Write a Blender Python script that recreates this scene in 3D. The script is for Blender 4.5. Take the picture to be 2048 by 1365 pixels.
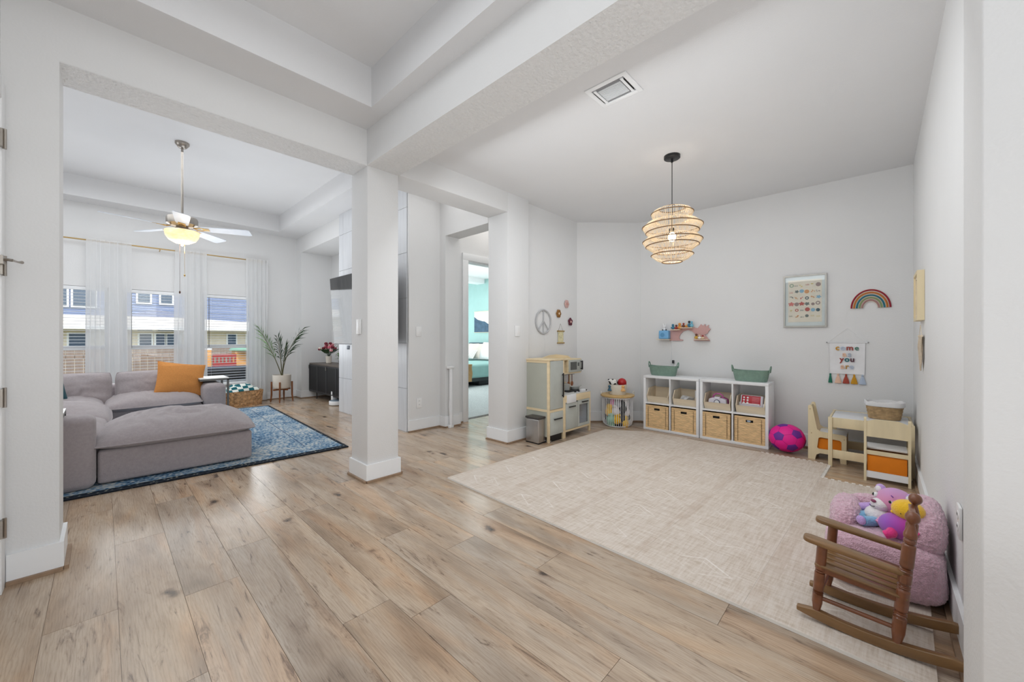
import bpy, bmesh, math, random
from mathutils import Vector, Matrix, noise
PI = math.pi
R = math.radians
random.seed(7)
for o in list(bpy.data.objects): bpy.data.objects.remove(o)
SC = bpy.context.scene
COL = SC.collection

# ---------------------------------------------------------------- camera, sky, sun, lights, exposure
cam_d = bpy.data.cameras.new('camera')
cam = bpy.data.objects.new('camera', cam_d); COL.objects.link(cam)
cam.location = (0, 0, 1.09)
cam.rotation_euler = (R(90), 0, R(43.438 - 90))
cam_d.sensor_width = 36
cam_d.lens = 774.1 / 2048 * 36
cam_d.shift_y = -5.5 / 2048
cam_d.clip_start = 0.03; cam_d.clip_end = 300
SC.camera = cam
SC.view_settings.view_transform = 'Standard'
SC.view_settings.look = 'None'
SC.view_settings.gamma = 1
SC.view_settings.use_curve_mapping = False
SC.view_settings.exposure = 0.06

W = bpy.data.worlds.new('world'); SC.world = W; W.use_nodes = True
nt = W.node_tree; nt.nodes.clear()
wo = nt.nodes.new('ShaderNodeOutputWorld'); bg = nt.nodes.new('ShaderNodeBackground')
sky = nt.nodes.new('ShaderNodeTexSky'); sky.sky_type = 'NISHITA'; sky.sun_disc = False
sky.sun_elevation = R(52); sky.sun_rotation = R(200); sky.air_density = 1.0; sky.dust_density = 2.0
hs = nt.nodes.new('ShaderNodeHueSaturation'); hs.inputs['Saturation'].default_value = 0.55
nt.links.new(sky.outputs[0], hs.inputs['Color']); nt.links.new(hs.outputs[0], bg.inputs[0]); nt.links.new(bg.outputs[0], wo.inputs[0])
bg.inputs[1].default_value = 0.34

def sun(direction, strength, col=(1, 0.96, 0.88)):
    l = bpy.data.lights.new('sun', 'SUN'); l.energy = strength; l.angle = R(0.6); l.color = col
    o = bpy.data.objects.new('sun', l); COL.objects.link(o)
    o.rotation_euler = Vector(direction).to_track_quat('-Z', 'Y').to_euler(); return o
sun((-0.35, 0.55, -0.95), 2.0)

def area(name, loc, aim, sx, sy, power, col=(1, 1, 1)):
    l = bpy.data.lights.new(name, 'AREA'); l.shape = 'RECTANGLE'; l.size = sx; l.size_y = sy
    l.energy = power; l.color = col
    o = bpy.data.objects.new(name, l); COL.objects.link(o); o.location = loc
    o.rotation_euler = Vector(aim).to_track_quat('-Z', 'Y').to_euler(); return o
def point(name, loc, power, radius, col=(1, 1, 1)):
    l = bpy.data.lights.new(name, 'POINT'); l.energy = power; l.shadow_soft_size = radius; l.color = col
    o = bpy.data.objects.new(name, l); COL.objects.link(o); o.location = loc; return o
COOL = (0.93, 0.97, 1.0)
area('entry_rear_fill', (0.5, -2.6, 1.5), (0.1, 1, 0.05), 1.6, 2.4, 24, COOL)  # added fill from behind the camera; no window is modelled there
area('entry_side_fill', (-0.26, -0.7, 1.3), (1, 0.8, 0), 1.2, 1.8, 9, COOL)  # added fill to brighten the column's entry face and the near wall
area('living_side_fill', (-2.95, 5.5, 1.6), (1, 0, 0), 2.4, 1.4, 18, COOL)  # added fill for the living room's right wall, out of view
area('play_room_opening_fill', (1.72, 1.3, 2.2), (1, 0, -0.75), 2.2, 0.4, 13, COOL)  # added fill under the beam, reaches into the shelf cubes
area('entry_upward_fill', (0.5, 0.9, 0.55), (0, 0, 1), 1.2, 2.4, 6, COOL)  # added upward fill that lifts the entry ceiling
area('play_room_overhead_fill', (3.1, 1.3, 2.5), (0, 0, -1), 2.2, 2.2, 9, COOL)  # added overhead fill, not a fixture of the play room
area('play_room_upward_fill', (3.0, 1.3, 0.9), (0, 0, 1), 2.0, 1.8, 6.5, COOL)  # added upward fill for the play room ceiling
area('entry_overhead_fill', (0.5, 1.0, 2.85), (0, 0, -1), 1.0, 2.2, 9, COOL)  # added downward fill inside the entry tray, no fitting there
area('living_overhead_fill', (-0.2, 5.6, 3.1), (0, 0, -1), 3.4, 2.6, 44, COOL)  # added broad fill below the living room tray, no fitting
area('living_upward_fill', (1.2, 5.4, 0.75), (0, 0, 1), 1.4, 2.0, 20, COOL)  # added upward fill for the living room ceiling
area('living_window_light', (0.5, 7.6, 1.3), (0, -1, -0.1), 3.0, 1.2, 28, COOL)
area('hall_overhead_fill', (2.3, 3.5, 2.85), (0, 0, -1), 1.2, 0.5, 2.5, (1, 0.99, 0.97))  # added fill over the hall opening, no lamp there
area('hall_end_fill', (3.7, 3.5, 2.85), (0, 0, -1), 0.8, 0.5, 5, (1, 0.97, 0.93))  # added fill deeper in the hall, no lamp there
area('bedroom_side_fill', (5.4, 9.6, 1.5), (0.3, -1, -0.1), 2.2, 1.6, 60, COOL)  # added bedroom fill; the wall behind it has no window
area('bedroom_upward_fill', (6.1, 6.2, 0.8), (0.2, 0.3, 1), 2.0, 2.0, 40, (1, 1, 1))  # added upward fill to brighten the bedroom ceiling
area('bedroom_overhead_fill', (5.6, 6.6, 2.6), (0, 0, -1), 2.5, 2.5, 34, (1, 1, 1))  # added overhead fill for the bedroom, no fixture

# ---------------------------------------------------------------- materials
def lin(c):
    return tuple(((x / 255) / 12.92 if x <= 10 else (((x / 255) + .055) / 1.055) ** 2.4) for x in c)
MATS = {}
def nodes_of(name):
    m = bpy.data.materials.new(name); m.use_nodes = True
    t = m.node_tree; b = t.nodes['Principled BSDF']; return m, t, b
def N(t, kind, **kw):
    n = t.nodes.new(kind)
    for k, v in kw.items():
        if k in n.inputs: n.inputs[k].default_value = v
        else: setattr(n, k, v)
    return n
def coords(t, kind='Object', scale=(1, 1, 1), rnd=False):
    c = t.nodes.new('ShaderNodeTexCoord'); mp = t.nodes.new('ShaderNodeMapping'); mp.inputs['Scale'].default_value = scale
    t.links.new(c.outputs[kind], mp.inputs['Vector'])
    if rnd:
        oi = t.nodes.new('ShaderNodeObjectInfo'); ml = N(t, 'ShaderNodeMath', operation='MULTIPLY'); ml.inputs[1].default_value = 37.0
        cb = t.nodes.new('ShaderNodeCombineXYZ')
        t.links.new(oi.outputs['Random'], ml.inputs[0])
        for k in range(3): t.links.new(ml.outputs[0], cb.inputs[k])
        t.links.new(cb.outputs[0], mp.inputs['Location'])
    return mp.outputs[0]
def ramp(t, fac, stops):
    r = t.nodes.new('ShaderNodeValToRGB'); el = r.color_ramp.elements
    while len(el) > 1: el.remove(el[-1])
    el[0].position = stops[0][0]; el[0].color = (*stops[0][1], 1)
    for p, c in stops[1:]:
        e = el.new(p); e.color = (*c, 1)
    t.links.new(fac, r.inputs[0]); return r.outputs[0]
def bump(t, b, h, strength=0.3, dist=0.01):
    n = N(t, 'ShaderNodeBump'); n.inputs['Strength'].default_value = strength; n.inputs['Distance'].default_value = dist
    t.links.new(h, n.inputs['Height']); t.links.new(n.outputs[0], b.inputs['Normal'])
def mat(name, rgb, rough=0.5, metal=0.0, var=0.06, vscale=8, bmp=0.0, bscale=60, spec=0.5, emit=None, es=0, stretch=(1, 1, 1), coat=0, sheen=0):
    if name in MATS: return MATS[name]
    m, t, b = nodes_of(name); c = lin(rgb)
    v = coords(t, scale=stretch)
    n = N(t, 'ShaderNodeTexNoise'); n.inputs['Scale'].default_value = vscale; n.inputs['Detail'].default_value = 5
    t.links.new(v, n.inputs['Vector'])
    lo = tuple(x * (1 - var) for x in c); hi = tuple(min(1, x * (1 + var)) for x in c)
    t.links.new(ramp(t, n.outputs['Fac'], [(0.3, lo), (0.7, hi)]), b.inputs['Base Color'])
    b.inputs['Roughness'].default_value = rough; b.inputs['Metallic'].default_value = metal
    b.inputs['Specular IOR Level'].default_value = spec
    b.inputs['Coat Weight'].default_value = coat; b.inputs['Sheen Weight'].default_value = sheen
    if bmp:
        n2 = N(t, 'ShaderNodeTexNoise'); n2.inputs['Scale'].default_value = bscale; n2.inputs['Detail'].default_value = 4
        t.links.new(v, n2.inputs['Vector']); bump(t, b, n2.outputs['Fac'], bmp)
    if emit:
        b.inputs['Emission Color'].default_value = (*lin(emit), 1); b.inputs['Emission Strength'].default_value = es
    MATS[name] = m; return m

wall_m = mat('wall_paint', (228, 228, 228), 0.9, var=0.012, vscale=2, bmp=0.12, bscale=95, spec=0.25)
ceil_m = mat('ceiling_paint', (226, 226, 227), 0.95, var=0.012, vscale=2, bmp=0.10, bscale=120, spec=0.2)
soffit_m = mat('rough_soffit_texture', (228, 228, 228), 0.55, var=0.03, vscale=60, bmp=1.0, bscale=55, spec=0.5)
trim_m = mat('white_trim_paint', (240, 241, 242), 0.45, var=0.01, spec=0.4)
shoe_m = mat('tan_shoe_molding', (150, 124, 100), 0.5, var=0.15, vscale=30)
teal_m = mat('teal_wall_paint', (170, 206, 202), 0.85, var=0.02, bmp=0.08)
white_m = mat('white_laminate', (238, 239, 241), 0.4, var=0.01)
plate_m = mat('white_plastic', (238, 238, 238), 0.35, var=0.01)
black_m = mat('black_plastic', (22, 22, 24), 0.4, var=0.05)
dark_m = mat('dark_cavity', (30, 28, 26), 0.9)
steel_m = mat('brushed_steel', (176, 174, 172), 0.32, metal=0.9, var=0.05, vscale=20, stretch=(1, 1, .05))
nickel_m = mat('satin_nickel', (165, 158, 150), 0.3, metal=0.95)
brass_m = mat('brushed_brass', (190, 160, 105), 0.35, metal=0.85)
maple_m = mat('pale_maple', (226, 210, 174), 0.5, var=0.07, vscale=14, stretch=(1, 1, .15))
pine_m = mat('pine_edge', (234, 214, 176), 0.55, var=0.10, vscale=18, stretch=(.2, .2, 1))
ply_m = mat('pale_bin_wood', (230, 214, 188), 0.6, var=0.12, vscale=16, stretch=(1, .12, 1))
sage_m = mat('sage_grey_paint', (182, 184, 172), 0.5, var=0.02)
orange_fab = mat('orange_fabric', (226, 128, 18), 0.85, var=0.06, bmp=0.2, bscale=200)
sofa_m = mat('grey_linen', (164, 155, 157), 0.95, var=0.07, vscale=60, bmp=0.45, bscale=260, spec=0.15, sheen=0.3)
mustard_m = mat('ochre_linen', (202, 138, 78), 0.9, var=0.08, vscale=80, bmp=0.35, bscale=250, spec=0.15)
tealfab_m = mat('deep_teal_fabric', (36, 74, 84), 0.9, bmp=0.3, bscale=200)
walnut_m = mat('walnut_stand_wood', (134, 80, 42), 0.45, var=0.2, vscale=20, stretch=(1, 1, .2))
rock_m = mat('brown_stained_wood', (124, 74, 46), 0.28, var=0.22, vscale=22, stretch=(.3, .3, 1), coat=0.4)
rocktop_m = mat('worn_brown_wood', (134, 100, 62), 0.3, var=0.2, vscale=25, stretch=(1, .2, 1), coat=0.3)
green_rope = mat('green_cotton_rope', (128, 154, 140), 0.9, var=0.1, vscale=30, bmp=0.4, bscale=120)
cream_rope = mat('cream_cotton_rope', (226, 220, 206), 0.9, var=0.05, bmp=0.3, bscale=120)
pinkfur_m = mat('pink_plush_fur', (246, 196, 214), 0.95, var=0.16, vscale=70, bmp=1.0, bscale=190, spec=0.1, sheen=0.8)
mag_m = mat('magenta_vinyl', (238, 22, 150), 0.55, var=0.04, bmp=0.1, bscale=20)
purp_m = mat('purple_vinyl', (112, 40, 150), 0.6, var=0.04)
red_m = mat('red_plastic', (178, 26, 32), 0.3, var=0.05)
wick_m = mat('tan_wicker', (204, 166, 112), 0.7, var=0.28, vscale=28, stretch=(1, .25, 1.4), bmp=0.3, bscale=80)
wick2_m = mat('brown_hyacinth', (190, 148, 104), 0.75, var=0.45, vscale=38, bmp=0.3, bscale=70)
wick3_m = mat('greyed_seagrass', (176, 146, 106), 0.75, var=0.3, vscale=26, bmp=0.3, bscale=80)
rattan_m = mat('pale_rattan', (236, 216, 184), 0.6, var=0.12, vscale=40)
rattan_dark = mat('brown_rattan_rim', (120, 88, 52), 0.6, var=0.15, vscale=40)
ceramic_m = mat('cream_ceramic', (228, 220, 208), 0.45, var=0.03)
leaf_m = mat('palm_green', (48, 74, 42), 0.5, var=0.3, vscale=10)
leafb_m = mat('bright_palm_green', (96, 138, 66), 0.5, var=0.2, vscale=10)
stem_m = mat('palm_stem', (94, 90, 58), 0.6, var=0.2)
soil_m = mat('dark_soil', (60, 46, 38), 0.95, var=0.3, vscale=60)
tv_m = mat('glossy_tv_glass', (10, 10, 12), 0.06, spec=0.8)
tile_m = mat('pale_stone_tile', (214, 216, 220), 0.35, var=0.05, vscale=10, stretch=(1, 3, .3), bmp=0.05, bscale=30)
grout_m = mat('grey_grout', (170, 172, 176), 0.9)
metal_dk = mat('black_powder_metal', (46, 47, 50), 0.45, var=0.06)
grey_metal = mat('grey_metal_leg', (104, 104, 102), 0.45, metal=0.4)
bulb_m = mat('lit_bulb', (255, 240, 215), 0.5, emit=(255, 236, 205), es=14)
carpet_m = mat('pale_bedroom_carpet', (206, 212, 212), 0.98, var=0.14, vscale=50, bmp=0.7, bscale=120)
bed_m = mat('seafoam_bedspread', (150, 190, 186), 0.9, var=0.05, bmp=0.3, bscale=60)
pil_m = mat('oatmeal_pillow', (218, 212, 204), 0.9, var=0.05, bmp=0.2, bscale=60)
head_m = mat('white_headboard', (222, 222, 226), 0.7)
throw_m = mat('tan_throw', (176, 140, 96), 0.95, var=0.15, bmp=0.4, bscale=80)
navy_m = mat('navy_band', (52, 72, 92), 0.8)
plush_white = mat('white_plush', (238, 234, 236), 0.95, var=0.04, bmp=0.5, bscale=150, sheen=0.5)
plush_pink = mat('candy_pink_plush', (236, 150, 196), 0.95, var=0.06, bmp=0.5, bscale=150, sheen=0.5)
plush_lilac = mat('lilac_plush', (200, 166, 226), 0.95, var=0.06, bmp=0.5, bscale=150, sheen=0.5)
plush_yellow = mat('yellow_plush', (248, 196, 40), 0.95, var=0.06, bmp=0.5, bscale=150, sheen=0.5)
plush_purple = mat('violet_plush', (180, 84, 204), 0.95, var=0.08, bmp=0.5, bscale=150, sheen=0.5)
plush_mag = mat('hot_pink_plush', (238, 56, 140), 0.95, var=0.08, bmp=0.5, bscale=150, sheen=0.5)
plush_blue = mat('sky_blue_plush', (140, 196, 232), 0.95, var=0.06, bmp=0.5, bscale=150, sheen=0.5)
plush_black = mat('black_plush', (30, 28, 34), 0.95, var=0.1, bmp=0.5, bscale=150)
flat = lambda n, rgb, r=0.7: mat(n, rgb, r, var=0.03)

def gradient_mat(name, cols, axis=2, scale=8, off=0.5, rough=0.95):
    m, t, b = nodes_of(name)
    c = t.nodes.new('ShaderNodeTexCoord'); s = t.nodes.new('ShaderNodeSeparateXYZ')
    t.links.new(c.outputs['Object'], s.inputs[0])
    ma = N(t, 'ShaderNodeMath', operation='MULTIPLY_ADD'); ma.inputs[1].default_value = scale; ma.inputs[2].default_value = off
    t.links.new(s.outputs[axis], ma.inputs[0])
    k = len(cols)
    t.links.new(ramp(t, ma.outputs[0], [(i / (k - 1), lin(cc)) for i, cc in enumerate(cols)]), b.inputs['Base Color'])
    b.inputs['Roughness'].default_value = rough; b.inputs['Sheen Weight'].default_value = 0.4
    n2 = N(t, 'ShaderNodeTexNoise'); n2.inputs['Scale'].default_value = 150
    bump(t, b, n2.outputs['Fac'], 0.5); return m

def wood_floor():
    m, t, b = nodes_of('oak_laminate')
    v = coords(t, scale=(1, 1, 1), rnd=True)
    def mapped(stretch):
        mp = t.nodes.new('ShaderNodeMapping'); mp.inputs['Scale'].default_value = stretch
        t.links.new(v, mp.inputs['Vector']); return mp.outputs[0]
    def nz(sc, det, stretch, dist=0.0, rough=.5):
        n = N(t, 'ShaderNodeTexNoise'); n.inputs['Scale'].default_value = sc; n.inputs['Detail'].default_value = det
        n.inputs['Distortion'].default_value = dist; n.inputs['Roughness'].default_value = rough
        t.links.new(mapped(stretch), n.inputs['Vector']); return n.outputs['Fac']
    def mul(a, c, f):
        mx = N(t, 'ShaderNodeMix', data_type='RGBA', blend_type='MULTIPLY'); mx.inputs[0].default_value = f
        t.links.new(a, mx.inputs[6]); t.links.new(c, mx.inputs[7]); return mx.outputs[2]
    broad = nz(2.6, 3, (2.6, .5, 1), 0.5)
    hue = nz(3.2, 3, (2.2, .35, 1), 0.8)
    # cathedral grain: distorted bands running along the plank
    wv = N(t, 'ShaderNodeTexWave', wave_type='BANDS', bands_direction='X'); wv.inputs['Scale'].default_value = 30
    wv.inputs['Distortion'].default_value = 11; wv.inputs['Detail'].default_value = 4; wv.inputs['Detail Scale'].default_value = 1.1; wv.inputs['Detail Roughness'].default_value = .55
    t.links.new(mapped((1, .13, 1)), wv.inputs['Vector'])
    grain = nz(130, 6, (2.2, .09, 1), 0.2, .6)
    streak = nz(8, 9, (2.6, .30, 1), 2.2, .68)
    base = ramp(t, broad, [(0.25, lin((140, 120, 100))), (0.42, lin((180, 160, 139))), (0.58, lin((198, 180, 160))), (0.78, lin((156, 139, 122)))])
    warm = ramp(t, hue, [(0.42, (.96, .98, 1.0)), (0.56, (1.0, .97, .93)), (0.66, (1.06, .94, .82))])
    col = mul(base, warm, .9)
    col = mul(col, ramp(t, wv.outputs['Fac'], [(0.05, (.80, .75, .71)), (0.28, (.98, .97, .96)), (1, (1.04, 1.03, 1.02))]), .45)
    col = mul(col, ramp(t, grain, [(0.34, (.70, .65, .61)), (0.48, (.96, .95, .94)), (0.7, (1.08, 1.07, 1.06))]), .6)
    col = mul(col, ramp(t, streak, [(0.33, (.30, .25, .22)), (0.40, (.84, .81, .79)), (0.46, (1, 1, 1))]), .85)
    nd = N(t, 'ShaderNodeTexNoise'); nd.inputs['Scale'].default_value = 9; nd.inputs['Detail'].default_value = 4; t.links.new(v, nd.inputs['Vector'])
    ad = N(t, 'ShaderNodeMix', data_type='RGBA', blend_type='ADD'); ad.inputs[0].default_value = 0.5
    t.links.new(mapped((5.2, 2.0, 1)), ad.inputs[6]); t.links.new(nd.outputs['Color'], ad.inputs[7])
    vo = N(t, 'ShaderNodeTexVoronoi'); vo.inputs['Scale'].default_value = 0.95; t.links.new(ad.outputs[2], vo.inputs['Vector'])
    col = mul(col, ramp(t, vo.outputs['Distance'], [(0.045, (.10, .08, .07)), (0.085, (.40, .35, .32)), (0.13, (.80, .76, .73)), (0.22, (1, 1, 1))]), .95)
    oi = t.nodes.new('ShaderNodeObjectInfo')
    col = mul(col, ramp(t, oi.outputs['Random'], [(0, (.88, .89, .91)), (0.35, (1.02, 1.0, .98)), (0.7, (.97, .93, .88)), (1, (1.08, 1.06, 1.03))]), .9)
    t.links.new(col, b.inputs['Base Color'])
    b.inputs['Roughness'].default_value = 0.25; b.inputs['Specular IOR Level'].default_value = 0.7
    bump(t, b, grain, 0.10, 0.002)
    return m
floor_m = wood_floor()

def blue_rug_mat():
    m, t, b = nodes_of('blue_distressed_rug')
    v = coords(t)
    n = N(t, 'ShaderNodeTexNoise'); n.inputs['Scale'].default_value = 34; n.inputs['Detail'].default_value = 10; n.inputs['Roughness'].default_value = 0.75
    t.links.new(v, n.inputs['Vector'])
    vo = N(t, 'ShaderNodeTexVoronoi'); vo.inputs['Scale'].default_value = 40; t.links.new(v, vo.inputs['Vector'])
    mm = N(t, 'ShaderNodeMath', operation='MULTIPLY_ADD'); mm.inputs[1].default_value = 0.35; mm.inputs[2].default_value = -0.1
    t.links.new(vo.outputs['Distance'], mm.inputs[0])
    s = N(t, 'ShaderNodeMath', operation='ADD'); t.links.new(n.outputs['Fac'], s.inputs[0]); t.links.new(mm.outputs[0], s.inputs[1])
    n3 = N(t, 'ShaderNodeTexNoise'); n3.inputs['Scale'].default_value = 3.0; t.links.new(v, n3.inputs['Vector'])
    s2 = N(t, 'ShaderNodeMath', operation='MULTIPLY_ADD'); s2.inputs[1].default_value = 0.45; t.links.new(n3.outputs['Fac'], s2.inputs[0]); t.links.new(s.outputs[0], s2.inputs[2])
    c = ramp(t, s2.outputs[0], [(0.56, lin((44, 62, 86))), (0.67, lin((72, 106, 138))), (0.75, lin((104, 138, 166))), (0.83, lin((152, 172, 188))), (0.93, lin((198, 200, 196)))])
    t.links.new(c, b.inputs['Base Color']); b.inputs['Roughness'].default_value = 0.95; b.inputs['Specular IOR Level'].default_value = 0.1
    bump(t, b, n.outputs['Fac'], 0.4); return m
def rug_border_mat():
    m, t, b = nodes_of('rug_border_dashes')
    v = coords(t)
    vo = N(t, 'ShaderNodeTexVoronoi'); vo.inputs['Scale'].default_value = 34; t.links.new(v, vo.inputs['Vector'])
    c = ramp(t, vo.outputs['Distance'], [(0.16, lin((176, 172, 152))), (0.26, lin((62, 74, 84))), (0.5, lin((36, 44, 54)))])
    t.links.new(c, b.inputs['Base Color']); b.inputs['Roughness'].default_value = 0.95; b.inputs['Specular IOR Level'].default_value = 0.1
    return m
def mat_tile():
    m, t, b = nodes_of('printed_foam_mat')
    c = t.nodes.new('ShaderNodeTexCoord')
    s = t.nodes.new('ShaderNodeSeparateXYZ'); t.links.new(c.outputs['Object'], s.inputs[0])
    def M(op, a, k=None, d=None):
        n = N(t, 'ShaderNodeMath', operation=op)
        if isinstance(a, (int, float)): n.inputs[0].default_value = a
        else: t.links.new(a, n.inputs[0])
        if k is not None:
            if isinstance(k, (int, float)): n.inputs[1].default_value = k
            else: t.links.new(k, n.inputs[1])
        if d is not None:
            if isinstance(d, (int, float)): n.inputs[2].default_value = d
            else: t.links.new(d, n.inputs[2])
        return n.outputs[0]
    fx = M('ABSOLUTE', M('SUBTRACT', M('FRACT', M('MULTIPLY', s.outputs[0], 1 / .34)), .5))
    fy = M('ABSOLUTE', M('SUBTRACT', M('FRACT', M('MULTIPLY', s.outputs[1], 1 / .515)), .5))
    dsum = M('ADD', M('MULTIPLY', fx, 1.1), fy)
    line = M('LESS_THAN', M('ABSOLUTE', M('SUBTRACT', dsum, .27)), .016)
    line2 = M('LESS_THAN', M('ABSOLUTE', M('SUBTRACT', dsum, .16)), .010)
    band = M('GREATER_THAN', fy, .44)
    v = coords(t, scale=(1, 1, 1))
    def nz(sc, stretch):
        mp = t.nodes.new('ShaderNodeMapping'); mp.inputs['Scale'].default_value = stretch; t.links.new(v, mp.inputs['Vector'])
        n = N(t, 'ShaderNodeTexNoise'); n.inputs['Scale'].default_value = sc; n.inputs['Detail'].default_value = 7; n.inputs['Roughness'].default_value = 0.7
        t.links.new(mp.outputs[0], n.inputs['Vector']); return n.outputs['Fac']
    streak = nz(26, (3.5, .35, 1)); streak2 = nz(26, (.35, 3.5, 1)); wear = nz(4, (1, 1, 1))
    st = M('MULTIPLY', M('ADD', streak, streak2), .5)
    base = ramp(t, st, [(0.38, lin((196, 180, 164))), (0.50, lin((214, 202, 190))), (0.62, lin((224, 215, 206)))])
    fade = ramp(t, wear, [(0.4, (0, 0, 0)), (0.62, (.8, .8, .8))])
    la = M('MULTIPLY', M('MAXIMUM', line, M('MULTIPLY', line2, .7)), fade)
    mx = N(t, 'ShaderNodeMix', data_type='RGBA'); t.links.new(la, mx.inputs[0]); t.links.new(base, mx.inputs[6]); mx.inputs[7].default_value = (*lin((240, 234, 228)), 1)
    bd = M('MULTIPLY', M('MULTIPLY', band, fade), .45)
    mx2 = N(t, 'ShaderNodeMix', data_type='RGBA'); t.links.new(bd, mx2.inputs[0]); t.links.new(mx.outputs[2], mx2.inputs[6]); mx2.inputs[7].default_value = (*lin((186, 164, 146)), 1)
    t.links.new(mx2.outputs[2], b.inputs['Base Color']); b.inputs['Roughness'].default_value = 0.8; b.inputs['Specular IOR Level'].default_value = 0.25
    bump(t, b, st, 0.08); return m
def sheer_mat():
    m, t, b = nodes_of('sheer_white_voile')
    out = [n for n in t.nodes if n.type == 'OUTPUT_MATERIAL'][0]
    tr = N(t, 'ShaderNodeBsdfTransparent'); df = N(t, 'ShaderNodeBsdfDiffuse'); tl = N(t, 'ShaderNodeBsdfTranslucent')
    n = N(t, 'ShaderNodeTexNoise'); n.inputs['Scale'].default_value = 200
    t.links.new(ramp(t, n.outputs['Fac'], [(0.3, (.92, .92, .92)), (0.7, (.97, .97, .97))]), df.inputs[0])
    tl.inputs[0].default_value = (.95, .96, .97, 1)
    a = N(t, 'ShaderNodeMixShader'); a.inputs[0].default_value = 0.5
    t.links.new(df.outputs[0], a.inputs[1]); t.links.new(tl.outputs[0], a.inputs[2])
    c = N(t, 'ShaderNodeMixShader'); c.inputs[0].default_value = 0.70
    t.links.new(tr.outputs[0], c.inputs[1]); t.links.new(a.outputs[0], c.inputs[2]); t.links.new(c.outputs[0], out.inputs[0])
    return m
def glass_mat(name='window_glass', tint=(0.96, 0.98, 0.98), refl=0.06):
    m, t, b = nodes_of(name)
    out = [n for n in t.nodes if n.type == 'OUTPUT_MATERIAL'][0]
    tr = N(t, 'ShaderNodeBsdfTransparent'); tr.inputs[0].default_value = (*tint, 1)
    gl = N(t, 'ShaderNodeBsdfGlossy'); gl.inputs['Roughness'].default_value = 0.02
    lw = N(t, 'ShaderNodeLayerWeight'); lw.inputs[0].default_value = .5
    pw = N(t, 'ShaderNodeMath', operation='POWER'); pw.inputs[1].default_value = 4.0; t.links.new(lw.outputs['Facing'], pw.inputs[0])
    fr = N(t, 'ShaderNodeMath', operation='MULTIPLY_ADD'); fr.inputs[1].default_value = .7; fr.inputs[2].default_value = .03; t.links.new(pw.outputs[0], fr.inputs[0])
    a = N(t, 'ShaderNodeMixShader'); t.links.new(fr.outputs[0], a.inputs[0]); t.links.new(tr.outputs[0], a.inputs[1]); t.links.new(gl.outputs[0], a.inputs[2])
    t.links.new(a.outputs[0], out.inputs[0]); return m
def frosted(name, rgb, es):
    m, t, b = nodes_of(name)
    b.inputs['Base Color'].default_value = (*lin(rgb), 1); b.inputs['Roughness'].default_value = 0.35
    b.inputs['Emission Strength'].default_value = es
    lw = N(t, 'ShaderNodeTexNoise'); lw.inputs['Scale'].default_value = 9
    t.links.new(ramp(t, lw.outputs['Fac'], [(0.35, lin((255, 200, 130))), (0.65, lin((255, 232, 180)))]), b.inputs['Emission Color'])
    return m
rug_m = blue_rug_mat(); rugb_m = rug_border_mat(); foam_m = mat_tile(); sheer_m = sheer_mat(); glass_m = glass_mat()
foam_edge = mat('white_foam_edge', (240, 236, 230), 0.8)
bowl_m = frosted('alabaster_glass', (246, 226, 186), .62)

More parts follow.
